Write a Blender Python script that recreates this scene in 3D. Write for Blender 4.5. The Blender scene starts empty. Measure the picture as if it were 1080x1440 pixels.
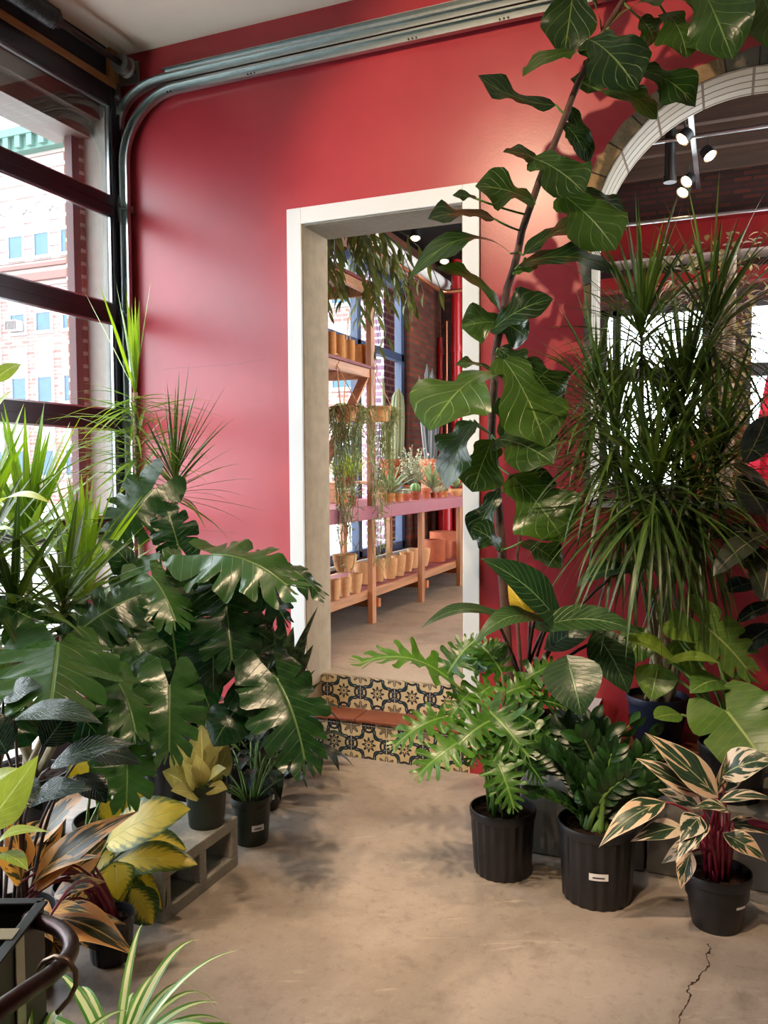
import bpy, math, random
from mathutils import Vector as V, Matrix, noise

# ------------------------------------------------------------------ scene / camera
SC = bpy.context.scene
COL = SC.collection
vs = SC.view_settings
vs.view_transform = 'Standard'; vs.look = 'None'; vs.gamma = 1.0; vs.use_curve_mapping = False
vs.exposure = 0.0
cy = SC.cycles
cy.max_bounces = 7; cy.diffuse_bounces = 3; cy.glossy_bounces = 3; cy.transmission_bounces = 4; cy.transparent_max_bounces = 8
cy.caustics_reflective = False; cy.caustics_refractive = False
cy.use_denoising = True
cy.sample_clamp_indirect = 6.0

FPX = 1168.5
CAM = V((0, 0, 1.5))
def _basis(yaw, pitch, roll):
    cp, sp = math.cos(pitch), math.sin(pitch)
    fw = V((0, cp, -sp)); up = V((0, sp, cp)); rt = V((1, 0, 0))
    c, s = math.cos(roll), math.sin(roll)
    rt, up = rt*c + up*s, up*c - rt*s
    R = Matrix.Rotation(yaw, 3, 'Z')
    return R @ rt, R @ up, R @ fw
RT, UP, FW = _basis(math.radians(22.4513), math.radians(2.775), math.radians(-.3258))
cam_d = bpy.data.cameras.new('camera'); cam = bpy.data.objects.new('camera', cam_d); COL.objects.link(cam)
cam_d.sensor_fit = 'VERTICAL'; cam_d.sensor_height = 36; cam_d.lens = FPX/1440*36; cam_d.clip_start = .05; cam_d.clip_end = 200
M4 = Matrix((RT, UP, -FW)).transposed().to_4x4(); M4.translation = CAM
cam.matrix_world = M4
SC.camera = cam

def ray(px, py): return FW + RT*((px-540)/FPX) - UP*((py-720)/FPX)
def P(px, py, d): return CAM + ray(px, py)*d                     # a point seen at a pixel, at a depth in metres
def on(px, py, axis, val):                                       # a pixel carried onto an axis plane of the place
    r = ray(px, py); t = (val-CAM[axis])/r[axis]; return CAM + r*t
def depth(p): return (V(p)-CAM).dot(FW)
UPZ = V((0, 0, 1))

# ------------------------------------------------------------------ mesh builder
class MB:
    def __init__(s): s.v = []; s.f = []; s.uv = []; s.rn = []; s.mi = []
    def add(s, vs_, fs, uvs=None, rnd=(0, 0), mi=0):
        o = len(s.v); s.v += [tuple(p) for p in vs_]
        s.uv += list(uvs) if uvs else [(p[0]+p[1], p[2]) for p in vs_]
        s.rn += [rnd]*len(vs_)
        for f in fs: s.f.append(tuple(i+o for i in f)); s.mi.append(mi)
        return s
    def box(s, x0, x1, y0, y1, z0, z1, mi=0, M=None):
        p = [V((x, y, z)) for z in (z0, z1) for y in (y0, y1) for x in (x0, x1)]
        if M: p = [M @ q for q in p]
        return s.add(p, [(0, 2, 3, 1), (4, 5, 7, 6), (0, 1, 5, 4), (2, 6, 7, 3), (0, 4, 6, 2), (1, 3, 7, 5)], mi=mi)
    def bar(s, a, b, w, h, up=UPZ, mi=0):                         # rectangular bar a->b
        a = V(a); b = V(b); d = (b-a).normalized(); x = d.cross(up)
        if x.length < 1e-4: x = d.cross(V((1, 0, 0)))
        x.normalize(); y = x.cross(d)
        p = [c + x*i*w/2 + y*j*h/2 for c in (a, b) for j in (-1, 1) for i in (-1, 1)]
        return s.add(p, [(0, 2, 3, 1), (4, 5, 7, 6), (0, 1, 5, 4), (2, 6, 7, 3), (0, 4, 6, 2), (1, 3, 7, 5)], mi=mi)
    def tube(s, pts, r, n=8, mi=0, rnd=(0, 0), caps=True):
        pts = [V(p) for p in pts]; m = len(pts)
        rr = r if isinstance(r, (list, tuple)) else [r]*m
        ref = None; vv = []; uu = []; L = 0
        for i, p in enumerate(pts):
            d = (pts[min(i+1, m-1)]-pts[max(i-1, 0)])
            d = d.normalized() if d.length > 1e-9 else V((0, 0, 1))
            if ref is None:
                ref = d.cross(V((.31, .87, .13)));
                if ref.length < .1: ref = d.cross(V((1, 0, 0)))
            x = ref - d*ref.dot(d)
            if x.length < 1e-6: x = d.orthogonal()
            x.normalize(); y = d.cross(x); ref = x
            if i: L += (p-pts[i-1]).length
            for k in range(n):
                a = 2*math.pi*k/n; vv.append(p + x*math.cos(a)*rr[i] + y*math.sin(a)*rr[i]); uu.append((k/n, L))
        ff = [(i*n+k, i*n+(k+1) % n, (i+1)*n+(k+1) % n, (i+1)*n+k) for i in range(m-1) for k in range(n)]
        if caps: ff += [tuple(range(n-1, -1, -1)), tuple((m-1)*n+k for k in range(n))]
        return s.add(vv, ff, uu, rnd, mi)
    def lathe(s, prof, c=(0, 0, 0), n=32, mi=0, ribs=0, rd=0.0, axis=None):
        vv = []; uu = []
        Mx = axis.to_track_quat('Z', 'Y').to_matrix() if axis is not None else None
        for j, (r, z) in enumerate(prof):
            for k in range(n):
                a = 2*math.pi*k/n; q = r*(1+(rd*math.cos(ribs*a) if ribs else 0))
                w = V((q*math.cos(a), q*math.sin(a), z))
                if Mx: w = Mx @ w
                vv.append(w + V(c)); uu.append((k/n, z))
        ff = [(j*n+k, j*n+(k+1) % n, (j+1)*n+(k+1) % n, (j+1)*n+k) for j in range(len(prof)-1) for k in range(n)]
        if prof[0][0] > 1e-6: ff.append(tuple(range(n-1, -1, -1)))
        if prof[-1][0] > 1e-6: ff.append(tuple((len(prof)-1)*n+k for k in range(n)))
        return s.add(vv, ff, uu, (0, 0), mi)
    def ball(s, c, r, n=12, sq=(1, 1, 1), mi=0, ribs=0, rd=0):
        m = n//2+1; pr = [(max(1e-5, r*math.sin(math.pi*j/m)), -r*math.cos(math.pi*j/m)) for j in range(m+1)]
        vv = []; uu = []
        for (q, z) in pr:
            for k in range(n):
                a = 2*math.pi*k/n; t = q*(1+(rd*math.cos(ribs*a) if ribs else 0))
                vv.append(V(c)+V((t*math.cos(a)*sq[0], t*math.sin(a)*sq[1], z*sq[2]))); uu.append((k/n, z))
        ff = [(j*n+k, j*n+(k+1) % n, (j+1)*n+(k+1) % n, (j+1)*n+k) for j in range(m) for k in range(n)]
        return s.add(vv, ff, uu, (0, 0), mi)
    def build(s, name, mats, parent=None, smooth=None, bevel=0, solid=0):
        if not s.v: return None
        xs, ys, zs = zip(*s.v)
        if parent is None: off = V(((min(xs)+max(xs))/2, (min(ys)+max(ys))/2, min(zs)))
        else:
            off = V((0, 0, 0)); q = parent
            while q: off = off + q.location; q = q.parent
        loc = off if parent is None else V((0, 0, 0))
        me = bpy.data.meshes.new(name)
        me.from_pydata([(x-off.x, y-off.y, z-off.z) for x, y, z in s.v], [], s.f)
        for m in (mats if isinstance(mats, (list, tuple)) else [mats]): me.materials.append(m)
        if max(s.mi): me.polygons.foreach_set('material_index', s.mi)
        vi = [0]*len(me.loops); me.loops.foreach_get('vertex_index', vi)
        for nm, src in (('UVMap', s.uv), ('rnd', s.rn)):
            l = me.uv_layers.new(name=nm); fl = []
            for i in vi: fl += src[i][:2]
            l.data.foreach_set('uv', fl)
        if smooth is not None:
            me.polygons.foreach_set('use_smooth', [True]*len(me.polygons))
            if smooth < 3: me.set_sharp_from_angle(angle=smooth)
        me.update()
        o = bpy.data.objects.new(name, me); COL.objects.link(o); o.location = loc
        if parent: o.parent = parent
        if solid:
            md = o.modifiers.new('thickness', 'SOLIDIFY'); md.thickness = solid; md.offset = 0
        if bevel:
            md = o.modifiers.new('edge', 'BEVEL'); md.width = bevel; md.segments = 2; md.limit_method = 'ANGLE'
        return o

def thing(name, label, cat, loc, group=None):
    o = bpy.data.objects.new(name, None); COL.objects.link(o); o.location = V(loc); o.empty_display_size = .05
    o['label'] = label; o['category'] = cat
    if group: o['group'] = group
    return o
def tag(o, label, cat, group=None):
    o['label'] = label; o['category'] = cat
    if group: o['group'] = group
    return o
def struct(o): o['kind'] = 'structure'; return o
def copy_thing(src, loc, label, group=None, scale=None, rz=0):
    r = src.copy(); COL.objects.link(r); r.location = V(loc); r.rotation_euler = (0, 0, rz)
    if scale: r.scale = scale if isinstance(scale, (tuple, list)) else (scale,)*3
    r['label'] = label
    if group: r['group'] = group
    for ch in list(src.children):
        c = ch.copy(); COL.objects.link(c); c.parent = r
        for g in list(ch.children):
            d = g.copy(); COL.objects.link(d); d.parent = c
    return r

# ------------------------------------------------------------------ node helpers
class E:
    def __init__(s, nt, k): s.nt = nt; s.k = k
    def _m(s, op, *a):
        n = s.nt.nodes.new('ShaderNodeMath'); n.operation = op
        for i, x in enumerate(a):
            if isinstance(x, E): s.nt.links.new(x.k, n.inputs[i])
            else: n.inputs[i].default_value = float(x)
        return E(s.nt, n.outputs[0])
    def __add__(s, o): return s._m('ADD', s, o)
    __radd__ = __add__
    def __sub__(s, o): return s._m('SUBTRACT', s, o)
    def __rsub__(s, o): return s._m('SUBTRACT', o, s)
    def __mul__(s, o): return s._m('MULTIPLY', s, o)
    __rmul__ = __mul__
    def __truediv__(s, o): return s._m('DIVIDE', s, o)
    def abs(s): return s._m('ABSOLUTE', s)
    def fract(s): return s._m('FRACT', s)
    def floor(s): return s._m('FLOOR', s)
    def sin(s): return s._m('SINE', s)
    def cos(s): return s._m('COSINE', s)
    def sqrt(s): return s._m('SQRT', s)
    def lt(s, o): return s._m('LESS_THAN', s, o)
    def gt(s, o): return s._m('GREATER_THAN', s, o)
    def mn(s, o): return s._m('MINIMUM', s, o)
    def mx(s, o): return s._m('MAXIMUM', s, o)
    def pw(s, o): return s._m('POWER', s, o)
    def atan2(s, o): return s._m('ARCTAN2', s, o)
    def ss(s, a, b):
        n = s.nt.nodes.new('ShaderNodeMapRange'); n.interpolation_type = 'SMOOTHSTEP'
        s.nt.links.new(s.k, n.inputs[0]); n.inputs[1].default_value = a; n.inputs[2].default_value = b
        return E(s.nt, n.outputs[0])
class MAT:
    def __init__(s, name, rough=.5, spec=.5, metal=0):
        s.m = bpy.data.materials.new(name); s.m.use_nodes = True; s.nt = s.m.node_tree
        s.b = s.nt.nodes['Principled BSDF']; s.out = s.nt.nodes['Material Output']
        s.b.inputs['Roughness'].default_value = rough; s.b.inputs['Metallic'].default_value = metal
        s.b.inputs['Specular IOR Level'].default_value = spec
    def n(s, t): return s.nt.nodes.new(t)
    def l(s, a, b): s.nt.links.new(a, b)
    def coord(s, which='Object'): return s.n('ShaderNodeTexCoord').outputs[which]
    def pos(s): return s.n('ShaderNodeNewGeometry').outputs['Position']
    def uv(s, layer='UVMap'):
        u = s.n('ShaderNodeUVMap'); u.uv_map = layer; x = s.n('ShaderNodeSeparateXYZ'); s.l(u.outputs[0], x.inputs[0])
        return E(s.nt, x.outputs[0]), E(s.nt, x.outputs[1])
    def xyz(s, k):
        x = s.n('ShaderNodeSeparateXYZ'); s.l(k, x.inputs[0]); return [E(s.nt, x.outputs[i]) for i in range(3)]
    def vec(s, *a):
        c = s.n('ShaderNodeCombineXYZ')
        for i, x in enumerate(a):
            if isinstance(x, E): s.l(x.k, c.inputs[i])
            else: c.inputs[i].default_value = x
        return c.outputs[0]
    def noise(s, vec, scale, detail=3, rough=.5, dist=0):
        n = s.n('ShaderNodeTexNoise'); n.inputs['Scale'].default_value = scale; n.inputs['Detail'].default_value = detail
        n.inputs['Roughness'].default_value = rough; n.inputs['Distortion'].default_value = dist
        if vec is not None: s.l(vec, n.inputs['Vector'])
        return E(s.nt, n.outputs[0])
    def mix(s, f, a, b):
        n = s.n('ShaderNodeMix'); n.data_type = 'RGBA'; n.clamp_factor = True
        for i, x in ((0, f), (6, a), (7, b)):
            if isinstance(x, E): s.l(x.k, n.inputs[i])
            elif hasattr(x, 'is_linked'): s.l(x, n.inputs[i])
            elif i == 0: n.inputs[0].default_value = x
            else: n.inputs[i].default_value = (*x[:3], 1)
        return n.outputs[2]
    def color(s, k):
        if hasattr(k, 'is_linked'): s.l(k, s.b.inputs['Base Color'])
        else: s.b.inputs['Base Color'].default_value = (*k, 1)
        return s
    def rough(s, e): s.l(e.k, s.b.inputs['Roughness']); return s
    def bump(s, h, strength=.3, dist=.01):
        b = s.n('ShaderNodeBump'); b.inputs['Strength'].default_value = strength; b.inputs['Distance'].default_value = dist
        s.l(h.k, b.inputs['Height']); s.l(b.outputs[0], s.b.inputs['Normal']); return s
def srgb(r, g, b): return tuple(((c/255)/12.92 if c/255 <= .04045 else ((c/255+.055)/1.055)**2.4) for c in (r, g, b))
def plain(name, rgb, rough=.5, spec=.5, metal=0, var=.12, scale=20, bump=0, bscale=None):
    m = MAT(name, rough, spec, metal); c = srgb(*rgb); w = m.coord()
    nz = m.noise(w, scale, 4)
    m.color(m.mix(nz, tuple(x*(1-var) for x in c), tuple(min(1, x*(1+var)) for x in c)))
    if bump: m.bump(m.noise(w, bscale or scale*3, 4), bump, .004)
    return m.m
def wood(name, rgb, axis=2, rough=.5, var=.35):
    m = MAT(name, rough); c = srgb(*rgb); x = m.xyz(m.coord())
    sc = [18, 18, 18]; sc[axis] = 1.4
    g = m.noise(m.vec(*[a*b for a, b in zip(x, sc)]), 1.0, 5, .6, .6)
    m.color(m.mix(g.ss(.3, .7), tuple(v*(1-var) for v in c), tuple(min(1, v*(1+var*.6)) for v in c))); m.bump(g, .15, .003)
    return m.m
def brick(name, c1, c2, mortar, scale=1.0, bw=.22, bh=.073, plane='XZ', bump=.6, rough=.85, ms=.012):
    m = MAT(name, rough, .25); x, y, z = m.xyz(m.pos())
    v = (x+y, z)
    b = m.n('ShaderNodeTexBrick'); m.l(m.vec(v[0], v[1], 0.0), b.inputs['Vector'])
    b.inputs['Color1'].default_value = (*srgb(*c1), 1); b.inputs['Color2'].default_value = (*srgb(*c2), 1); b.inputs['Mortar'].default_value = (*srgb(*mortar), 1)
    b.inputs['Scale'].default_value = scale; b.inputs['Brick Width'].default_value = bw; b.inputs['Row Height'].default_value = bh
    b.inputs['Mortar Size'].default_value = ms; b.inputs['Mortar Smooth'].default_value = .2
    nz = m.noise(m.pos(), 9, 5, .65)
    m.color(m.mix(nz.ss(.55, .8)*.45, b.outputs[0], srgb(*mortar)))
    m.bump((nz*.35) - E(m.nt, b.outputs['Fac']), bump, .01)
    return m.m
def emit(name, rgb, st):
    m = MAT(name); m.b.inputs['Base Color'].default_value = (*rgb, 1)
    m.b.inputs['Emission Color'].default_value = (*rgb, 1); m.b.inputs['Emission Strength'].default_value = st; return m.m
def glass_mat(name, tint=(1, 1, 1), refl=.03):
    m = MAT(name); t = m.n('ShaderNodeBsdfTransparent'); g = m.n('ShaderNodeBsdfGlossy'); x = m.n('ShaderNodeMixShader')
    t.inputs[0].default_value = (*tint, 1); g.inputs['Roughness'].default_value = .02
    lw = m.n('ShaderNodeLayerWeight'); lw.inputs[0].default_value = .35
    f = E(m.nt, lw.outputs['Fresnel'])*.22 + refl
    m.l(f.k, x.inputs[0]); m.l(t.outputs[0], x.inputs[1]); m.l(g.outputs[0], x.inputs[2]); m.l(x.outputs[0], m.out.inputs[0]); return m.m

# leaf surface: colour and vein pattern follow the leaf's own midrib (U across, V along)
def leaf_mat(name, dark, light, vein, nv=8, slant=.55, mid=.035, vw=.10, rough=.38, trans=.18, bump=.35, under=None, kind=None, vs_=.6, tcol=None, spec=.5):
    m = MAT(name, rough, spec); u, v = m.uv(); r1, r2 = m.uv('rnd')
    s = (u-.5).abs()*2
    ph = v*nv - s*(slant*nv*.5) + r2*3
    tri = (ph.fract()-.5).abs()*2
    nz = m.noise(m.vec(u*3+r1*17, v*4+r2*9, r1*5), 2.2, 3)
    d, l, ve = srgb(*dark), srgb(*light), srgb(*vein)
    base = m.mix((nz*.7+r1*.75-.22).ss(0, 1), d, l)
    veinm = tri.ss(1-vw*1.6, 1-vw*.3)*(1-s*.35)
    midm = 1-s.ss(mid*.6, mid*1.5)
    if kind == 'cream':                                          # cream and pink sectors that follow the side veins
        band = m.noise(m.vec(ph*.75+r1*31, s*.9+r2*3, r2*7), 1.0, 2, .55)
        sel = (band + s*.16).ss(.585, .62)
        base = m.mix(sel, base, m.mix(r2, srgb(226, 212, 188), srgb(222, 186, 148)))
        veinm = veinm*.25
        midm = midm*.8
        base = m.mix((s-.93).ss(0, .04), base, srgb(225, 208, 180))
    elif kind == 'amber':
        band = m.noise(m.vec(ph*.75+r1*31, s*.9+r2*3, r2*7), 1.0, 2, .55)
        base = m.mix((band + s*.16).ss(.54, .58), base, m.mix(r2, srgb(206, 160, 92), srgb(188, 136, 84))); veinm = veinm*.3; base = m.mix((s-.93).ss(0, .04), base, srgb(206, 168, 106))
    elif kind == 'yellow':                                       # yellow heart, green rim
        e = (s + (tri-.5)*.22 + (nz-.5)*.5 - r1*.35).ss(.24, .66)
        base = m.mix(e, m.mix(nz, srgb(214, 190, 60), srgb(190, 172, 70)), base)
    elif kind == 'stripe':
        e = s.ss(.42, .5)
        base = m.mix(e, m.mix(nz, srgb(226, 230, 190), srgb(206, 222, 160)), base)
        veinm = veinm*0
    elif kind == 'band':                                         # snake plant cross bands
        b2 = m.noise(m.vec(u*1.2, v*16+r1*9, r2), 1.5, 4)
        base = m.mix(b2.ss(.42, .6), base, srgb(92, 116, 74)); veinm = veinm*0; midm = midm*0
    elif kind == 'blade': veinm = ((u*7).fract()-.5).abs().ss(.3, .5)*.5
    col = m.mix((veinm*vs_).mn(1), base, ve); col = m.mix(midm*.85, col, ve)
    if under:
        g = m.n('ShaderNodeNewGeometry'); col = m.mix(E(m.nt, g.outputs['Backfacing']), col, srgb(*under))
    m.color(col)
    if bump: m.bump((1-veinm)*.6*tri.ss(0, .2)*0 + (1-(veinm+midm).mn(1))*.6 + nz*.5, bump, .006)
    if trans:
        t = m.n('ShaderNodeBsdfTranslucent'); x = m.n('ShaderNodeMixShader'); x.inputs[0].default_value = trans
        h = m.n('ShaderNodeHueSaturation'); h.inputs['Saturation'].default_value = 1.15; h.inputs['Value'].default_value = 2.2; h.inputs['Hue'].default_value = .485
        m.l(col, h.inputs['Color']); m.l(h.outputs[0], t.inputs[0])
        m.l(m.b.outputs[0], x.inputs[1]); m.l(t.outputs[0], x.inputs[2]); m.l(x.outputs[0], m.out.inputs[0])
    return m.m

# ------------------------------------------------------------------ leaf shapes
def weld(vs_, uvs, fs):
    key = {}; mp = []; nv = []; nu = []
    for p, q in zip(vs_, uvs):
        k = (round(p[0], 4), round(p[1], 4))
        if k not in key: key[k] = len(nv); nv.append(p); nu.append(q)
        mp.append(key[k])
    nf = []
    for f in fs:
        g = []
        for i in f:
            if mp[i] not in g: g.append(mp[i])
        if len(g) > 2: nf.append(tuple(g))
    return nv, nf, nu
def t_simple(prof, ny=12, nx=6, cord=0.0, cp=1.4):
    vv = []; uu = []
    for j in range(ny+1):
        y = j/ny; w = max(prof(y), .004)
        for i in range(nx+1):
            x = -1+2*i/nx
            vv.append((x*w, y - cord*abs(x)**cp*(1-y)**4)); uu.append((.5+x*.5, y))
    ff = [(j*(nx+1)+i, j*(nx+1)+i+1, (j+1)*(nx+1)+i+1, (j+1)*(nx+1)+i) for j in range(ny) for i in range(nx)]
    return vv, ff, uu
def interp(tab, u):
    for (a, p), (b, q) in zip(tab, tab[1:]):
        if u <= b: return p+(q-p)*(u-a)/(b-a)
    return tab[-1][1]
def t_lobed(nl, hw, ang, r0, gap, na=4, nr=8, seed=0, endw=.3, top=.94, r0b=None):
    rg = random.Random(seed); vv = []; ff = []; uu = []
    us = [top*k/nl for k in range(nl+1)]
    def pt(s, u, r, Lk): a = math.radians(interp(ang, u)); return (s*math.sin(a)*r*Lk, u + math.cos(a)*r*Lk)
    for s in (-1, 1):
        for k in range(nl+1):
            last = k == nl
            ua, ub = (us[k], us[k+1]) if not last else (top, 1.0)
            um = (ua+ub)/2; Lm = interp(hw, um)*rg.uniform(.93, 1.05)
            rr0 = r0 + rg.uniform(-.06, .06)
            if k == 0 and r0b is not None: rr0 = r0b
            g = gap*rg.uniform(.75, 1.2)
            o = len(vv)
            for j in range(nr+1):
                r = j/nr
                t = max(0, (r-rr0)/(1-rr0)); n_ = 1-g*min(1, t*2.2)**.8
                if r > .82: n_ *= math.sqrt(max(.0, 1-((r-.82)/.18)**2*(1-endw**2)))
                for i in range(na+1):
                    a = i/na; a2 = .5+(a-.5)*n_
                    u = ua+(ub-ua)*a2; uL = ua+(ub-ua)*(a if r <= rr0 else a2)
                    LL = interp(hw, u)*(1-t) + Lm*t
                    x, y = pt(s, u, r, LL)
                    vv.append((x, y)); uu.append((.5+x*.5, y))
            for j in range(nr):
                for i in range(na):
                    q = (o+j*(na+1)+i, o+j*(na+1)+i+1, o+(j+1)*(na+1)+i+1, o+(j+1)*(na+1)+i)
                    ff.append(q if s < 0 else q[::-1])
    mx = max(abs(p[0]) for p in vv)
    vv = [(x/mx, y) for x, y in vv]; uu = [(.5+x*.5, y) for x, y in vv]
    v2, f2, u2 = weld(vv, uu, ff)
    return v2, f2, u2
def prof_ovate(a=.38, sharp=1.0):                                  # widest at a, pointed tip
    def f(y):
        if y < a: return math.sin(math.pi/2*(y/a))**.75
        return max(0, math.cos(math.pi/2*((y-a)/(1-a))))**sharp
    return f
def prof_fiddle(y):
    b = .50*math.exp(-((y-.16)/.16)**2) + 1.0*math.exp(-((y-.66)/.30)**2)
    e = min(1, (y/.07)**.6) if y < .07 else 1
    t = math.sqrt(max(0, 1-((y-.80)/.20)**2)) if y > .80 else 1
    return b*e*t
T = {
 'ovate': t_simple(prof_ovate(.40, 1.0)), 'lance': t_simple(prof_ovate(.35, 1.15), 12, 4), 'heart': t_simple(prof_ovate(.24, .85), 12, 6, .16),
 'oval': t_simple(prof_ovate(.5, .62), 10, 4), 'fiddle': t_simple(prof_fiddle, 14, 8), 'arrow': t_simple(prof_ovate(.26, .95), 14, 6, .22, 1.2),
 'broad': t_simple(prof_ovate(.42, .72), 14, 6, .05), 'spoon': t_simple(prof_ovate(.55, .6), 8, 4), 'small': t_simple(prof_ovate(.45, .8), 4, 2),
 'monst': t_lobed(6, [(0, .60), (.12, .78), (.35, .80), (.6, .64), (.85, .42), (1, .22)], [(0, 158), (.10, 122), (.35, 88), (.6, 64), (.85, 42), (1, 20)], .44, .24, 5, 10, 1, .72, r0b=.9),
 'monst2': t_lobed(4, [(0, .62), (.15, .76), (.4, .74), (.65, .58), (.9, .36), (1, .2)], [(0, 158), (.12, 118), (.4, 82), (.65, 60), (.9, 36), (1, 15)], .5, .20, 6, 10, 4, .72, r0b=.97),
 'mono_split': t_lobed(3, [(0, .62), (.2, .74), (.5, .66), (.8, .45), (1, .2)], [(0, 156), (.15, 115), (.4, 80), (.65, 58), (.9, 36), (1, 15)], .62, .15, 6, 10, 7, .86, r0b=.97),
 'sell': t_lobed(7, [(0, .34), (.1, .44), (.3, .48), (.6, .42), (.85, .30), (1, .18)], [(0, 138), (.12, 108), (.35, 76), (.6, 58), (.85, 36), (1, 12)], .24, .52, 4, 9, 3, .30),
}
def hsh(a, b): return (math.sin(a*12.9898+b*78.233)*43758.5453) % 1
def leaf(mb, tm, B, Tp, N, width, arc=.12, fold=.18, wave=.05, wf=9, tipdrop=0.0, rnd=None, mi=0, roll=0.0, cup=0.0):
    B = V(B); Tp = V(Tp); ax = Tp-B; L = ax.length
    if L < 1e-5: return
    y = ax/L; z = V(N) - y*V(N).dot(y)
    if z.length < 1e-4: z = y.orthogonal()
    z.normalize()
    if roll: z = Matrix.Rotation(roll, 3, y) @ z
    x = y.cross(z); h = width/2
    r = rnd or (random.random(), random.random())
    p1 = r[0]*20; vv = []
    tv, tf, tu = T[tm]
    for (a, b) in tv:
        t = max(-.35, min(1, b)); zz = arc*L*4*t*(1-t)*(1 if t > 0 else .35)
        zz += fold*h*(abs(a)**1.2) - cup*h*a*a - tipdrop*L*max(0, t-.55)**2
        zz += wave*h*abs(a)**1.5*(math.sin(wf*b+p1+(0 if a > 0 else 2.1)) + .5*math.sin(wf*2.1*b+p1*2))
        vv.append(B + x*(a*h) + y*(b*L) + z*zz)
    mb.add(vv, tf, tu, r, mi)
def strap(mb, B, d, L, w, droop=1.0, ns=8, fold=.25, tip=.35, rnd=None, mi=0, wob=0.0, wprof=None, up=None):
    p = V(B); d = V(d).normalized(); r = rnd or (random.random(), random.random())
    vv = []; uu = []; ds = L/ns
    sx = d.cross(up or UPZ)
    if sx.length < .05: sx = d.cross(V((math.cos(r[0]*6.28), math.sin(r[0]*6.28), 0)))
    sx.normalize()
    for i in range(ns+1):
        t = i/ns
        ww = w/2*(wprof(t) if wprof else (min(1, .55+t*1.5) if t < .35 else max(.02, 1-((t-.35)/.65)**1.8)))
        nn = sx.cross(d); nn.normalize()
        if nn.z < 0 and not wprof: pass
        vv += [p-sx*ww+nn*ww*fold, p, p+sx*ww+nn*ww*fold]; uu += [(0, t), (.5, t), (1, t)]
        p = p + d*ds
        d = (d + V((0, 0, -1))*droop*ds/L*(.35+t*1.3) + V((wob*math.sin(r[1]*30+t*5), wob*math.cos(r[0]*30+t*5), 0))*ds).normalized()
        sx = (sx - d*sx.dot(d)).normalized()
    ff = []
    for i in range(ns):
        for k in (0, 1): ff.append((i*3+k, i*3+k+1, i*3+k+4, i*3+k+3))
    mb.add(vv, ff, uu, r, mi)
def bez(a, c, b, n=8):
    a, b, c = V(a), V(b), V(c); return [a*(1-t)**2 + c*2*t*(1-t) + b*t*t for t in [i/n for i in range(n+1)]]
def petiole(mb, a, b, r0=.006, r1=.004, rise=.25, n=8, mi=0, sides=6):
    a, b = V(a), V(b); m = a.lerp(b, .5); L = (b-a).length
    c = V((a.x*.65+b.x*.35, a.y*.65+b.y*.35, m.z + L*rise))
    pts = bez(a, c, b, n); mb.tube(pts, [r0+(r1-r0)*i/n for i in range(n+1)], sides, mi)
def vdir(B, n):                                                    # (towards the viewer's side, up, along the wall)
    tc = (CAM-V(B)); tc.z = 0; tc.normalize(); rr = V((-tc.y, tc.x, 0))
    return (tc*n[0] + UPZ*n[1] + rr*n[2]).normalized()

# ------------------------------------------------------------------ materials of the place
def concrete_floor(name, c1, c2, c3, crack=False, rough=.34):
    m = MAT(name, rough, .5); p = m.pos()
    a = m.noise(p, .9, 6, .62, .8); b = m.noise(p, 3.2, 6, .7, .5); c = m.noise(p, 26, 4, .7)
    k = m.mix(a.ss(.35, .65), srgb(*c1), srgb(*c2)); k = m.mix(b.ss(.52, .75)*.65, k, srgb(*c3)); k = m.mix(c.ss(.5, .8)*.4, k, srgb(92, 78, 66)); f_ = m.noise(p, 70, 5, .75, 1.5); k = m.mix(f_.ss(.56, .72)*.35, k, srgb(206, 192, 176)); k = m.mix((1-f_.ss(.30, .42))*.35, k, srgb(88, 74, 62))
    h = b*.4 + c*.25
    if crack:
        x, y, z = m.xyz(p); A = on(1001, 1328, 2, 0); B = on(955, 1442, 2, 0); d = (B-A); L = d.length; d.normalize()
        t = (x-A.x)*d.x + (y-A.y)*d.y; s = (x-A.x)*(-d.y) + (y-A.y)*d.x
        w = m.noise(p, 9, 3, .6)*.09 - .045 + m.noise(p, 45, 2)*.02-.01
        ln = (1-((s+w).abs()).ss(.0012, .0034))*t.gt(0)
        halo = (1-((s+w).abs()).ss(.0, .05))*t.gt(-.05)*.25
        k = m.mix(halo, k, srgb(110, 92, 76)); k = m.mix(ln, k, srgb(34, 25, 20)); h = h - ln*1.5
        # pale scuffs left by dragged pots
        sc = m.noise(m.vec(x*1.1+y*.5, y*9-x*5, 0.0), 2.2, 5, .7, 1.0); k = m.mix(sc.ss(.60, .70)*.34, k, srgb(214, 200, 182))
    m.color(k); m.rough(b*.34 + rough-.22 + c*.12); m.bump(h, .12, .006); return m.m
M_floor = concrete_floor('polished_concrete', (146, 134, 124), (178, 165, 154), (104, 91, 82), True)
M_floor2 = concrete_floor('raised_concrete', (146, 132, 116), (176, 160, 140), (118, 102, 86), False, .42)
def red_paint():
    m = MAT('red_wall_paint', .32, .5); p = m.pos(); a = m.noise(p, 1.6, 4, .6); b = m.noise(p, 90, 3, .6); x, y, z = m.xyz(p)
    k = m.mix(a.ss(.3, .7), srgb(152, 42, 52), srgb(164, 50, 58))
    # hairline plaster cracks
    cr = (z - 2.175 - x*.02 + m.noise(p, 6, 3)*.06).abs(); ln = (1-cr.ss(.0008, .0022))*x.gt(-2.98)*x.lt(-2.3)
    cr2 = (z - 1.20 + x*.0 + m.noise(p, 4, 3)*.05).abs(); ln2 = (1-cr2.ss(.0008, .0022))*x.gt(-2.95)*x.lt(-2.5)
    k = m.mix((ln+ln2).mn(1)*.6, k, srgb(90, 18, 30)); m.color(k); m.rough(a*.12+.25); m.bump(b*.6 + a*1.5 - ln, .10, .004); return m.m
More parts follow.
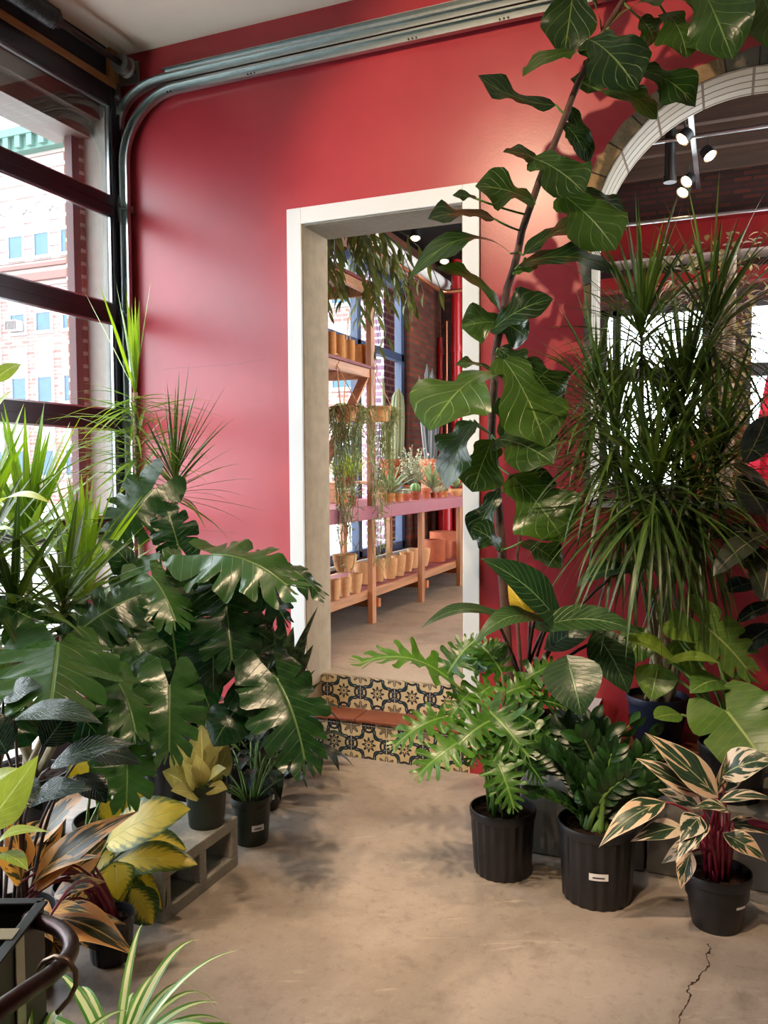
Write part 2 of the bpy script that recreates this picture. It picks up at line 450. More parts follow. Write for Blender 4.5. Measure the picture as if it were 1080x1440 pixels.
M_red = red_paint()
M_white = plain('white_trim_paint', (208, 212, 216), .4, .5, var=.03, scale=6)
M_ceil = plain('ceiling_plaster', (234, 228, 214), .8, .2, var=.04, scale=8, bump=.08)
M_plaster = plain('raw_plaster', (150, 132, 108), .8, .25, var=.30, scale=14, bump=.25)
M_conc = plain('raw_concrete', (150, 146, 138), .85, .25, var=.18, scale=22, bump=.35)
M_block = plain('cinder_block', (142, 138, 130), .95, .15, var=.22, scale=60, bump=.8, bscale=140)
M_plinth = plain('grey_plinth', (122, 120, 116), .85, .25, var=.15, scale=9, bump=.3)
M_black = plain('black_door_frame', (24, 24, 34), .35, .5, var=.1)
M_navy = plain('dark_header_board', (20, 24, 40), .6, .3, var=.5, scale=30, bump=.2)
M_galv = plain('galvanised_steel', (176, 186, 186), .32, .5, 1.0, var=.18, scale=30)
M_steel = plain('dark_steel', (66, 64, 62), .4, .5, .9, var=.2)
M_pine = wood('pine_jamb', (176, 128, 84), 1)
M_pinev = wood('pine_jamb_upright', (168, 120, 78), 2)
M_cedar = wood('cedar_leg', (176, 122, 84), 2)
M_cedary = wood('cedar_rail', (180, 126, 86), 1)
M_glass = glass_mat('window_glass')
M_whitebrick = None
def tile_mat():
    m = MAT('cement_tile', .38, .5); U, W = m.uv()
    x = (U.fract()-.5)*2; y = (W.fract()-.5)*2; ax = x.abs(); ay = y.abs()
    cx, cyy = 1-ax, 1-ay; rc = (cx*cx+cyy*cyy).sqrt(); th = cyy.atan2(cx)
    r0 = (x*x+y*y).sqrt(); t0 = y.atan2(x)
    cream = (186, 166, 128); k = m.mix(m.noise(m.pos(), 14, 4).ss(.3, .7), srgb(*cream), srgb(204, 186, 150))
    dark = srgb(24, 30, 40); taupe = srgb(120, 104, 84); teal = srgb(22, 52, 58)
    # scalloped double ring about the corners
    rr = (rc - .80 - (th*8).cos()*.055).abs()
    k = m.mix(1-rr.ss(.095, .11), k, dark); k = m.mix(1-rr.ss(.012, .022), k, srgb(150, 166, 176))
    # eight petals in the corner
    pe = rc - .36 - (th*8).cos()*.13
    k = m.mix(1-pe.ss(.04, .055), k, dark); k = m.mix(1-pe.ss(-.02, -.005), k, taupe); k = m.mix(1-rc.ss(.09, .105), k, dark); k = m.mix(1-rc.ss(.05, .06), k, srgb(*cream))
    # star in the middle
    st = r0 - .30 - (t0*8).cos()*.10
    k = m.mix(1-st.ss(.0, .012), k, dark); st2 = r0 - .17 - (t0*8).cos()*.05; k = m.mix(1-st2.ss(0, .012), k, srgb(*cream)); k = m.mix(1-r0.ss(.06, .07), k, teal)
    # leaves and curls half way along the edges
    e1 = ((ax-1)*(ax-1)+ay*ay).sqrt(); e2 = ((ay-1)*(ay-1)+ax*ax).sqrt(); e = e1.mn(e2)
    c = (e-.33).abs(); k = m.mix((1-c.ss(.05, .065))*r0.gt(.5), k, dark); k = m.mix(1-e.ss(.16, .175), k, dark); k = m.mix(1-e.ss(.07, .08), k, taupe)
    q = ((t0*4).cos()*(-1)).gt(.35)*((r0-.62).abs().lt(.07)); k = m.mix(q, k, teal)
    # joints
    g = ax.mx(ay); k = m.mix(g.gt(.984), k, srgb(178, 176, 168)); m.color(k); m.bump(1-g.ss(.97, .99), .2, .003); return m.m
M_tile = tile_mat()
def terracotta(name, c, var=.18, rough=.8):
    m = MAT(name, rough, .25); w = m.coord(); a = m.noise(w, 7, 5, .65); b = m.noise(w, 60, 3); k = srgb(*c)
    m.color(m.mix(a.ss(.3, .75), tuple(v*(1-var) for v in k), tuple(min(1, v*(1+var)) for v in k))); m.bump(b, .12, .002); return m.m
M_tread = plain('terracotta_tread', (128, 70, 48), .45, .5, var=.2, scale=12, bump=.08)

# ------------------------------------------------------------------ the front room
YW, YB = 3.92, 4.19
DX0, DX1, DZ = -2.072, -1.195, 2.792
AX, AZ, AR, SILL = .08, 2.53, .67, 1.36
ZF, ZC, ZC2 = .385, 3.87, 4.75
XL = -3.24
struct(MB().box(-3.7, 3.2, -4.0, 4.08, -.12, 0).build('floor', M_floor))
struct(MB().box(-3.24, 3.2, -4.0, 4.0, ZC, ZC+.15).build('ceiling', M_ceil))
w = MB()
w.box(-3.27, DX0, YW, YB, 0, ZC+.9); w.box(DX0, DX1, YW, YB, DZ, ZC+.9); w.box(DX1, AX-AR, YW, YB, 0, ZC+.9)
w.box(AX-AR, AX+AR, YW, YB, 0, SILL); w.box(AX+AR, 3.2, YW, YB, 0, ZC+.9)
NA = 40
arc = [(AX-AR*math.cos(math.pi*i/NA), AZ+AR*math.sin(math.pi*i/NA)) for i in range(NA+1)]
top = ZC+.9
for (x0, z0), (x1, z1) in zip(arc, arc[1:]):
    w.add([(x0, YW, z0), (x1, YW, z1), (x1, YW, top), (x0, YW, top), (x0, YB, z0), (x1, YB, z1), (x1, YB, top), (x0, YB, top)],
          [(0, 1, 2, 3), (7, 6, 5, 4), (4, 5, 1, 0), (3, 2, 6, 7)])
struct(w.build('wall_back', M_red))
# right-hand and rear walls of the room (beyond the frame, they close the room for light)
struct(MB().box(3.2, 3.4, -4.0, 4.2, 0, ZC).build('wall_right', M_conc))
w = MB(); w.box(-3.24, 3.2, -4.2, -4.0, 0, ZC)
struct(w.build('wall_front', M_conc))

# doorway trim and reveal
tw, tt = .084, .02
struct(MB().box(DX0-tw, DX0, YW-tt, YW, .215, DZ+tw).build('trim_1', M_white, bevel=.003))
struct(MB().box(DX1, DX1+tw, YW-tt, YW, .215, DZ+tw).build('trim_2', M_white, bevel=.003))
struct(MB().box(DX0, DX1, YW-tt, YW, DZ, DZ+tw).build('trim_3', M_white, bevel=.003))
struct(MB().box(DX0-.004, DX0+.006, YW-.006, YB+.01, .2, DZ).box(DX1-.006, DX1+.004, YW-.006, YB+.01, .2, DZ).build('trim_4', M_plaster))
struct(MB().box(DX0+.006, DX1-.006, YW-.006, YB+.01, DZ-.006, DZ+.004).build('trim_5', M_conc))

# arch: worn stone ring and white-washed brick soffit
def ring_mat():
    m = MAT('worn_stone', .9, .2); p = m.pos(); x, y, z = m.xyz(p); a = (z-AZ).atan2(x-AX)*5.2
    c = m.noise(m.vec(a.floor(), 0.0, 0.0), 3.1, 0); j = ((a.fract()-.5).abs()).gt(.475); nz = m.noise(p, 18, 5, .7)
    k = m.mix(c.ss(.45, .6), srgb(96, 92, 84), srgb(150, 118, 80)); k = m.mix(nz.ss(.5, .8)*.6, k, srgb(70, 64, 58)); k = m.mix(j, k, srgb(60, 52, 46)); m.color(k); m.bump(nz, .8, .012); return m.m
def soffit_mat():
    m = MAT('whitewashed_brick', .7, .3); p = m.pos(); x, y, z = m.xyz(p); a = (z-AZ).atan2(x-AX)*AR
    v = (z-AZ).lt(0); a2 = a*(1-v) + z*v
    b = m.n('ShaderNodeTexBrick'); m.l(m.vec(y*1.0+.04, a2, 0.0), b.inputs['Vector'])
    b.offset = 0.0
    b.inputs['Color1'].default_value = (*srgb(190, 184, 170), 1); b.inputs['Color2'].default_value = (*srgb(168, 156, 134), 1); b.inputs['Mortar'].default_value = (*srgb(104, 86, 66), 1)
    b.inputs['Scale'].default_value = 1; b.inputs['Brick Width'].default_value = .066; b.inputs['Row Height'].default_value = .21; b.inputs['Mortar Size'].default_value = .006
    nz = m.noise(p, 24, 5, .7); m.color(m.mix(nz.ss(.58, .75)*.5, b.outputs[0], srgb(140, 120, 96))); m.bump(nz*.3-E(m.nt, b.outputs['Fac']), .7, .01); return m.m
M_whitebrick = soffit_mat(); M_ring = ring_mat()
rg = random.Random(5)
r_ = MB(); n = 60; fr = []
for i in range(n+1):
    a = math.pi*i/n; ro = AR+.072+rg.uniform(-.006, .006); fr.append((AX-AR*math.cos(a), AZ+AR*math.sin(a), AX-ro*math.cos(a), AZ+ro*math.sin(a)))
fr = [(AX-AR, SILL, AX-AR-.024, SILL)] + [(AX-AR, AZ-.2, AX-AR-.03, AZ-.2)] + fr + [(AX+AR, AZ-.2, AX+AR+.03, AZ-.2), (AX+AR, SILL, AX+AR+.024, SILL)]
for (a, b, c, d), (e, f, g, h) in zip(fr, fr[1:]):
    y0, y1 = YW-.008, YW+.002
    r_.add([(a, y0, b), (c, y0, d), (g, y0, h), (e, y0, f), (a, y1, b), (c, y1, d), (g, y1, h), (e, y1, f)], [(0, 3, 2, 1), (1, 2, 6, 5), (0, 4, 7, 3), (4, 5, 6, 7)])
struct(r_.build('trim_6', M_ring))
s_ = MB()
pr = [(AX-AR+.004, SILL)] + [(AX-(AR-.004)*math.cos(math.pi*i/NA), AZ+(AR-.004)*math.sin(math.pi*i/NA)) for i in range(NA+1)] + [(AX+AR-.004, SILL)]
for (a, b), (c, d) in zip(pr, pr[1:]): s_.add([(a, YW-.009, b), (c, YW-.009, d), (c, YB+.01, d), (a, YB+.01, b)], [(0, 1, 2, 3)])
struct(s_.build('trim_7', M_whitebrick, smooth=.5))
struct(MB().box(AX-AR, AX+AR, YW-.03, YB+.02, SILL-.03, SILL).build('trim_8', M_conc, bevel=.004))

# tiled steps up through the doorway
st = thing('tiled_steps', 'two low steps of patterned black and cream cement tile with terracotta tread in the doorway', 'steps', ((DX0+DX1)/2, 4.0, 0))
def riser(x0, x1, y, z0, z1, u0, v0, y1=None):
    m = MB(); y1 = y1 or y+.03
    p = [(x0, y, z0), (x1, y, z0), (x1, y, z1), (x0, y, z1), (x0, y1, z0), (x1, y1, z0), (x1, y1, z1), (x0, y1, z1)]
    s = .2; uv = [((x-x0)/s+u0, (z-z0)/s+v0) for x, _, z in p[:4]] + [((x-x0)/s+u0+.15, (z-z0)/s+v0) for x, _, z in p[4:]]
    m.add(p, [(0, 1, 2, 3), (4, 7, 6, 5), (0, 4, 5, 1), (3, 2, 6, 7), (0, 3, 7, 4), (1, 5, 6, 2)], uv); return m
riser(DX0-.03, DX1+.03, YW-.004, 0, .193, .55, .12, 4.07).build('tile_riser', M_tile, st)
riser(DX0+.002, DX1-.002, 4.078, .213, ZF-.004, .80, .05, 4.095).build('tile_riser', M_tile, st)
tr = MB(); x = DX0-.028
for wd in (.32, .30, .32): tr.box(x, min(x+wd-.004, DX1+.028), YW-.022, 4.078, .193, .213); x += wd
tr.build('terracotta_tread', M_tread, st, bevel=.006)
# tiled ledge under the arch
lg = thing('tiled_ledge', 'low ledge under the arch with patterned tile block and terracotta top', 'ledge', (.0, 3.75, 0))
riser(-.69, -.53, 3.62, 0, .43, .2, .1, 3.915).build('tile_block', M_tile, lg)
MB().box(-.695, -.525, 3.615, 3.915, .43, .44).build('block_cap', M_white, lg)
riser(-.53, .9, 3.70, 0, .30, .3, .1, 3.915).build('tile_riser', M_tile, lg)
MB().box(-.525, .05, 3.66, 3.915, .30, .322).box(.055, .9, 3.66, 3.915, .30, .322).build('terracotta_top', M_tread, lg, bevel=.005)
# grey plinth blocks behind the right-hand pots
for i, (x0, x1, lab) in enumerate(((-.74, -.27, 'grey concrete plinth block behind the two ribbed black pots'), (-.26, .30, 'grey concrete plinth block behind the striped plant in the small black pot'))):
    tag(MB().box(x0, x1, 3.17, 3.44, 0, .285).build('concrete_block', M_plinth, bevel=.008), lab, 'concrete block')

# ------------------------------------------------------------------ left wall, overhead glass door
OZ = 3.63
w = MB(); w.box(-3.46, XL-.03, 3.83, 4.2, 0, ZC+.9); w.box(-3.46, XL-.03, -4.2, .15, 0, ZC+.9); w.box(-3.46, XL-.03, .15, 3.83, OZ, ZC+.9)
struct(w.build('wall_left', M_conc))
gd = struct(thing('door_1', 'overhead garage door of clear glass panels in black frames', 'garage door', (XL, 1.5, 0)))
del gd['category']
y0, y1 = .2, 3.815
f = MB(); f.box(XL-.025, XL+.025, y1, 3.90, 0, 3.66).build('stile', M_black, gd, bevel=.004)
MB().box(XL-.025, XL+.025, y0-.08, y0, 0, 3.66).build('stile', M_black, gd)
for yv in (2.15,): MB().box(XL-.025, XL+.02, yv-.04, yv+.04, .08, 3.56).build('stile', M_black, gd)
zb = [3.0, 2.40, 1.804, 1.20, .60]
for z in zb:
    MB().box(XL-.025, XL+.025, y0, y1, z-.054, z+.054).box(XL+.025, XL+.028, y0, y1, z-.004, z+.004).build('rail', M_black, gd, bevel=.004)
MB().box(XL-.025, XL+.025, y0, y1, 3.555, 3.66).build('rail', M_black, gd, bevel=.004)
MB().box(XL-.025, XL+.025, y0, y1, 0, .1).build('rail', M_black, gd)
zz = [3.555] + [q for z in zb for q in (z+.054, z-.054)] + [.1]
for a, b in zip(zz[::2], zz[1::2]):
    MB().box(XL-.004, XL+.002, y0, y1, b, a).build('glass_pane', M_glass, gd)
    bead = MB(); bead.box(XL+.0, XL+.014, y1-.014, y1, b, a); bead.box(XL, XL+.014, y0, y1-.014, a-.010, a); bead.box(XL, XL+.014, y0, y1-.014, b, b+.010)
    bead.build('glazing_bead', M_galv, gd)
for z in [3.60]+zb:                                                # hinge plates with roller pins on the end stile
    h = MB(); yy = 3.87
    pl = [(-.028, .0), (-.012, .075), (.012, .075), (.028, 0), (.012, -.075), (-.012, -.075)]
    h.add([(XL+.027, yy+a, z+b) for a, b in pl]+[(XL+.034, yy+a, z+b) for a, b in pl], [(6, 7, 8, 9, 10, 11)]+[(i, (i+1) % 6, (i+1) % 6+6, i+6) for i in range(6)])
    hg = h.build('hinge', M_galv, gd)
    pin = MB(); pin.tube([(XL+.05, yy-.02, z), (XL+.075, yy+.05, z)], .008, 8); pin.tube([(XL+.03, yy-.02, z+.014), (XL+.06, yy-.02, z+.014)], .012, 8); pin.build('roller_pin', M_galv, hg, smooth=.6)
# pine stop, jamb, dark header, outside reveal
struct(MB().box(XL-.02, XL+.03, .1, 3.86, 3.66, 3.70).build('trim_9', M_pine))
struct(MB().box(XL-.02, XL+.012, 3.905, 3.918, 0, 3.86).box(XL-.02, XL+.035, 3.80, 3.915, 3.70, 3.865).build('trim_10', M_pinev))
struct(MB().box(XL-.03, XL+.01, .1, 3.80, 3.70, ZC).build('trim_11', M_navy))
M_outbrick = brick('weathered_brick', (150, 112, 92), (120, 88, 74), (196, 190, 180), plane='XZ')
zl = on(110, 200, 0, -3.47).z
struct(MB().box(-3.55, -3.43, 3.80, 4.3, 0, 5.5).build('wall_outside', M_outbrick))
struct(MB().box(-3.48, -3.43, 3.735, 3.79, 0, zl).build('trim_12', plain('brown_steel_post', (66, 46, 46), .6)))
struct(MB().box(-3.60, -3.36, .1, 3.80, zl, zl+.09).box(-3.56, -3.30, .1, 3.82, zl+.09, zl+.24).build('trim_13', wood('weathered_lintel', (104, 92, 84), 1)))

# torsion shaft, spring and cable drum over the door
ts = thing('torsion_spring_shaft', 'dark torsion spring on a steel shaft above the glass garage door', 'spring shaft', (-3.1, 3.0, 3.75))
A = on(165, 86, 0, -3.10); Bq = on(78, 26, 0, -3.10); zs = A.z
MB().tube([(-3.10, Bq.y-2.2, zs), (-3.10, 3.88, zs)], .016, 12).build('shaft', M_steel, ts, smooth=.8)
sp = MB()
pts = []; yy = Bq.y-.01
for i in range(60*8):
    a = 2*math.pi*i/8; pts.append((-3.10+.047*math.cos(a), yy-i/8*.0125, zs+.047*math.sin(a)))
sp.tube(pts, .0072, 5); sp.build('spring', plain('black_spring', (30, 30, 36), .5), ts, smooth=1)
MB().tube([(-3.10, yy-.02, zs), (-3.10, yy+.04, zs)], .03, 12).build('spring_cone', M_steel, ts, smooth=.6)
dr = MB(); dr.lathe([(.02, -.03), (.052, -.03), (.052, -.02), (.042, -.016), (.042, .02), (.056, .026), (.056, .034), (.02, .034)], (-3.10, A.y+.05, zs), 24, axis=V((0, 1, 0)))
dr.build('cable_drum', plain('drum_casting', (112, 108, 102), .5, .5, .6), ts, smooth=.5)
MB().box(-3.22, -3.07, 3.875, 3.885, zs-.06, zs+.06).build('bracket', M_galv, ts)

# door track: two galvanised channels curving up from the jamb and along the red wall
def channel(mb, pts, wd, dp, y):
    # pts in the XZ plane; C-section opening towards the room
    m = len(pts); vv = []
    for i, (x, z) in enumerate(pts):
        a = pts[max(i-1, 0)]; b = pts[min(i+1, m-1)]; tx, tz = b[0]-a[0], b[1]-a[1]; l = math.hypot(tx, tz); nx, nz = -tz/l, tx/l
        for (q, e) in ((-wd/2, 0), (-wd/2, -dp), (-wd/2+.010, -dp), (-wd/2+.010, -dp+.003), (-wd/2+.003, -.003), (wd/2-.003, -.003), (wd/2-.006, -dp+.003), (wd/2-.010, -dp+.003), (wd/2-.010, -dp), (wd/2, -dp), (wd/2, 0)):
            vv.append((x+nx*q, y+e, z+nz*q))
    k = 11; mb.add(vv, [(i*k+j, i*k+(j+1) % k, (i+1)*k+(j+1) % k, (i+1)*k+j) for i in range(m-1) for j in range(k)])
tk = thing('garage_door_track', 'galvanised steel overhead door track curving up and along the red wall', 'door track', (-3.1, 3.85, 0))
YT = 3.885
xv = on(181, 420, 1, YT).x; zh = on(700, 27, 1, YT).z; zh2 = zh+.062
R1 = .36
p1 = [(xv, 0.0), (xv, zh-R1)] + [(xv+R1-R1*math.cos(a), zh-R1+R1*math.sin(a)) for a in [math.pi/2*i/12 for i in range(1, 13)]] + [(.6, zh)]
c = MB(); channel(c, p1, .055, .03, YT); c.build('lower_channel', M_galv, tk, smooth=.5)
R2 = .20; xv2 = xv-.03
p2 = [(xv2, zh2-R2-.02), (xv2, zh2-R2)] + [(xv2+R2*1.5*(1-math.cos(a)), zh2-R2+R2*math.sin(a)) for a in [math.pi/2*i/12 for i in range(1, 13)]] + [(.6, zh2)]
c = MB(); channel(c, p2, .05, .03, YT); c.build('upper_channel', M_galv, tk, smooth=.5)
MB().box(xv+.28, .6, YT-.002, YT+.012, zh2+.025, zh2+.05).box(xv+.28, .6, YT-.034, YT-.002, zh2+.046, zh2+.05).build('angle_iron', M_galv, tk)
for x in (-2.35, -2.33, -2.31, -1.45, -1.43, -1.41, -2.86, -2.84, -1.0, -.98, -.96): MB().tube([(x, YT-.036, zh-.020), (x, YT-.022, zh-.020)], .0045, 8).build('bolt', M_steel, tk)
for z in (1.0, 2.2, 3.0): MB().box(xv-.02, xv+.02, YT, 3.918, z-.02, z+.02).build('wall_bracket', M_galv, tk)

# ------------------------------------------------------------------ outside: street and the building across it
struct(MB().box(-70, -3.62, -40, 45, -.2, -.1).build('ground', plain('pavement', (190, 188, 184), .9, .2)))
YFAC = 34
bd = thing('brick_building', 'pale brick building with arched upper windows and green cornice across the street', 'building', (-24, YFAC+3, 0))
M_fb = brick('pale_pink_brick', (134, 88, 82), (146, 120, 114), (154, 146, 142), bw=.62, bh=.20, ms=.03)
def rust():
    m = MAT('banded_stone', .8, .3); x, y, z = m.xyz(m.pos()); g = ((z*1.5).fract()-.5).abs().gt(.46)
    m.color(m.mix(g, m.mix(m.noise(m.pos(), 2, 4), srgb(138, 130, 124), srgb(152, 146, 140)), srgb(86, 66, 62))); return m.m
M_rust = rust()
MB().box(-41, -7, YFAC, YFAC+6, -.1, 11.2).build('brick_front', M_fb, bd)
MB().box(-41, -7, YFAC-.05, YFAC+6, 11.2, 18.2).build('stone_front', M_rust, bd)
MB().box(-41, -7, YFAC-.3, YFAC, 11.6, 12.0).box(-41, -7, YFAC-.22, YFAC, 12.3, 12.5).build('belt_course', plain('belt_stone', (104, 78, 72), .8), bd)
cn = MB(); cn.box(-41, -7, YFAC-.9, YFAC, 18.9, 19.3).box(-41, -7, YFAC-.6, YFAC, 18.2, 18.9)
x = -40.6
while x < -8: cn.box(x, x+.35, YFAC-.85, YFAC, 18.3, 18.9); x += .8
cn.build('cornice', plain('green_copper_cornice', (70, 104, 94), .7), bd)
M_wf = plain('white_window_frame', (150, 150, 148), .5); M_pane = plain('blue_reflecting_pane', (34, 78, 100), .3, .5, var=.3, scale=3)
M_blind = plain('white_blind', (150, 154, 154), .6)
for xc in (-36.9, -35.1, -33.3, -31.5, -19.6, -17.8, -16.0, -14.2, -12.4):
    for ri, (z0, z1) in enumerate(((13.0, 15.2), (9.1, 10.9), (5.36, 7.9), (1.5, 4.0))):
        w = MB(); hw = .48
        w.box(xc-hw-.14, xc+hw+.14, YFAC-.16, YFAC+.02, z0-.25, z0-.08); w.box(xc-hw-.1, xc-hw, YFAC-.12, YFAC+.02, z0-.08, z1); w.box(xc+hw, xc+hw+.1, YFAC-.12, YFAC+.02, z0-.08, z1)
        if ri == 0:
            for i in range(8):
                a, b = math.pi*i/8, math.pi*(i+1)/8
                for r0_, r1_, yy in ((hw, hw+.3, -.2),):
                    q = [(xc-r0_*math.cos(a), z1+r0_*math.sin(a)), (xc-r1_*math.cos(a), z1+r1_*math.sin(a)), (xc-r1_*math.cos(b), z1+r1_*math.sin(b)), (xc-r0_*math.cos(b), z1+r0_*math.sin(b))]
                    w.add([(x, YFAC+yy, z) for x, z in q]+[(x, YFAC+.02, z) for x, z in q], [(3, 2, 1, 0), (0, 1, 5, 4), (1, 2, 6, 5), (2, 3, 7, 6), (3, 0, 4, 7)])
        else: w.box(xc-hw-.14, xc+hw+.14, YFAC-.14, YFAC+.02, z1, z1+.2)
        w.box(xc-hw, xc+hw, YFAC-.1, YFAC+.02, (z0+z1)/2-.04, (z0+z1)/2+.04)
        fr_ = w.build('window', M_wf, bd)
        MB().box(xc-hw, xc+hw, YFAC-.06, YFAC-.02, z0-.08, (z0+z1)/2).build('pane', M_pane, fr_)
        p = MB(); p.box(xc-hw, xc+hw, YFAC-.07, YFAC-.03, (z0+z1)/2, z1)
        if ri == 0: p.add([(xc-hw*math.cos(math.pi*i/10), YFAC-.07, z1+hw*math.sin(math.pi*i/10)) for i in range(11)], [tuple(range(10, -1, -1))])
        p.build('blind', M_blind, fr_)
ac = MB(); ac.box(-35.5, -34.7, YFAC-.6, YFAC, 9.05, 9.6); aco = ac.build('air_conditioner', M_wf, bd)
g = MB(); [g.box(-35.45+.1*i, -35.40+.1*i, YFAC-.62, YFAC-.6, 9.1, 9.55) for i in range(8)]; g.build('grille', M_steel, aco)

# ------------------------------------------------------------------ the raised back room
M_brick = brick('old_red_brick', (112, 52, 36), (74, 36, 28), (70, 56, 46), bw=.19, bh=.062)
M_ebrick = brick('shaded_end_brick', (84, 40, 30), (54, 28, 24), (46, 36, 30), bw=.19, bh=.062)  # darker copy of the old brick, shade of the backlit wall in its colour
M_dark = plain('dark_ceiling', (24, 20, 18), .85, .2, var=.3, scale=6)
M_joist = wood('old_joist', (70, 48, 34), 0, .8)
M_frame = plain('blue_black_window_frame', (44, 60, 88), .4)
YE, XR = 9.68, 5.0
struct(MB().box(-3.24, XR, 4.095, YE, .2, ZF).build('floor_back_room', M_floor2))
struct(MB().box(-3.3, XR, YB, YE+.2, ZC2, ZC2+.15).build('ceiling_back_room', M_dark))
struct(MB().box(-3.24, -1.75, YB, YE, 3.97, 4.40).build('ceiling_shade_box', M_dark))  # added dark box, stands in for the unlit brick high in this corner
struct(MB().box(-3.80, -3.56, 8.64, 9.0, -.1, 5).build('wall_outside', brick('lavender_brick', (150, 120, 140), (120, 92, 112), (214, 208, 214))))
jn = 0
for y in [4.7+.62*i for i in range(8)]:
    struct(MB().box(-3.24, XR, y, y+.075, ZC2-.26, ZC2).build('ceiling_joist', M_joist)); jn += 1
WY0, WY1, WZ0, WZ1 = 4.55, 8.6, .66, 3.56
w = MB(); w.box(-3.40, XL, YB, WY0, ZF-.4, ZC2); w.box(-3.40, XL, WY1, YE+.3, ZF-.4, ZC2); w.box(-3.40, XL, WY0, WY1, ZF-.4, WZ0); w.box(-3.40, XL, WY0, WY1, WZ1+.2, ZC2)
struct(w.build('wall_back_room_left', M_brick))
struct(MB().box(-3.40, XL+.012, WY0-.2, WY1+.15, WZ1, WZ1+.2).build('trim_14', M_conc, bevel=.006))
wn = struct(thing('window_1', 'tall dark blue framed window behind the plant bench', 'window', (XL-.1, 6.5, WZ0))); del wn['category']
f = MB(); fx0, fx1 = -3.38, -3.30
for y in (WY0, 5.75, 7.35, WY1-.09): f.box(fx0, fx1, y, y+.085, WZ0, WZ1)
f.box(fx0, fx1, WY0, WY1, WZ0, WZ0+.08).box(fx0, fx1, WY0, WY1, WZ1-.08, WZ1).box(fx0, fx1, WY0, WY1, 2.70, 2.78)
f.build('window_frame', M_frame, wn, bevel=.004)
MB().box(-3.345, -3.339, WY0, WY1, WZ0, WZ1).build('glass_pane', M_glass, wn)
MB().box(-3.28, XL+.04, WY0, WY1, WZ0-.03, WZ0).build('window_sill', M_conc, wn)
# end wall with two wide windows, seen through the arch
ew = [(on(843, 550, 1, YE).x, on(996, 550, 1, YE).x), (on(1046, 550, 1, YE).x, on(1200, 550, 1, YE).x)]
ez0, ez1 = on(900, 690, 1, YE).z, on(845, 436, 1, YE).z
w = MB(); xs = [-3.6, ew[0][0], ew[0][1], ew[1][0], ew[1][1], XR]
for a, b in zip(xs[::2], xs[1::2]): w.box(a, b, YE, YE+.3, ZF-.4, ZC2)
for a, b in ew: w.box(a, b, YE, YE+.3, ZF-.4, ez0); w.box(a, b, YE, YE+.3, ez1, ZC2)
struct(w.build('wall_back_room_end', M_ebrick))
M_dframe = plain('dark_window_frame', (44, 42, 42), .5)
zm = on(1080, 517, 1, YE).z
for i, (a, b) in enumerate(ew):
    wn = struct(thing('window_%d' % (i+2), 'bright end-wall window', 'window', ((a+b)/2, YE+.1, ez0))); del wn['category']
    f = MB(); f.box(a, a+.07, YE+.08, YE+.16, ez0, ez1).box(b-.07, b, YE+.08, YE+.16, ez0, ez1).box(a, b, YE+.08, YE+.16, ez1-.07, ez1).box(a, b, YE+.08, YE+.16, ez0, ez0+.07)
    f.box(a, b, YE+.08, YE+.16, zm-.07, zm+.07)
    if i == 0: f.box(a+.13, a+.22, YE+.08, YE+.16, ez0, ez1)
    f.build('window_frame', M_dframe, wn); MB().box(a, b, YE+.115, YE+.121, ez0, ez1).build('glass_pane', M_glass, wn)
M_redsteel = plain('red_gloss_paint', (176, 22, 26), .3, .5, var=.1, scale=4)
M_beam = plain('dark_red_beam_paint', (112, 20, 20), .35, .5, var=.15, scale=4)
def xz(px, py, y): return on(px, py, 1, y)
yb_ = YE-.25
zr = xz(960, 345, yb_).z
rb = thing('red_steel_beam', 'red painted steel beam spanning the end wall seen through the arch', 'beam', (1, yb_, zr))
MB().box(-1.9, XR-.05, yb_-.02, yb_+.02, zr-.13, zr+.22).build('web', M_beam, rb)
MB().box(-1.9, XR-.05, yb_-.14, yb_+.2, zr-.155, zr-.13).build('lower_flange', plain('lit_flange', (150, 132, 122), .5), rb)  # pale colour paints in the light caught by the red beam's flange
MB().box(-1.9, XR-.05, yb_-.14, yb_+.2, zr+.22, zr+.25).build('upper_flange', M_beam, rb)
MB().box(-1.9, XR-.05, yb_-.02, yb_+.2, zr-.42, zr-.28).build('lower_rail', M_beam, rb)
for k, (pa, pb) in enumerate((((840, 206), (1080, 183)), ((840, 325), (1080, 288)))):
    yy = 7.6 if k == 0 else 8.6
    a, b = xz(*pa, yy), xz(*pb, yy); d = (b-a)*3
    tag(MB().tube([(a.x-.6, yy, (a.z+b.z)/2), (b.x+2.0, yy, (a.z+b.z)/2)], .018, 8).build('conduit_pipe', M_galv, smooth=.8), ('upper thin steel conduit crossing under the dark ceiling beyond the arch', 'lower thin steel conduit just above the red beam')[k], 'pipe')
a = xz(942, 205, 7.6); b = xz(942, 245, 7.6)
tag(MB().tube([(a.x, 7.66, a.z+.3), (a.x, 7.66, b.z)], .045, 14).tube([(a.x, 7.66, b.z), (a.x, 7.66, b.z-.05)], .055, 14).build('drain_pipe', M_steel, smooth=.8), 'grey vertical pipe stub hanging in the dark room beyond the arch', 'pipe')
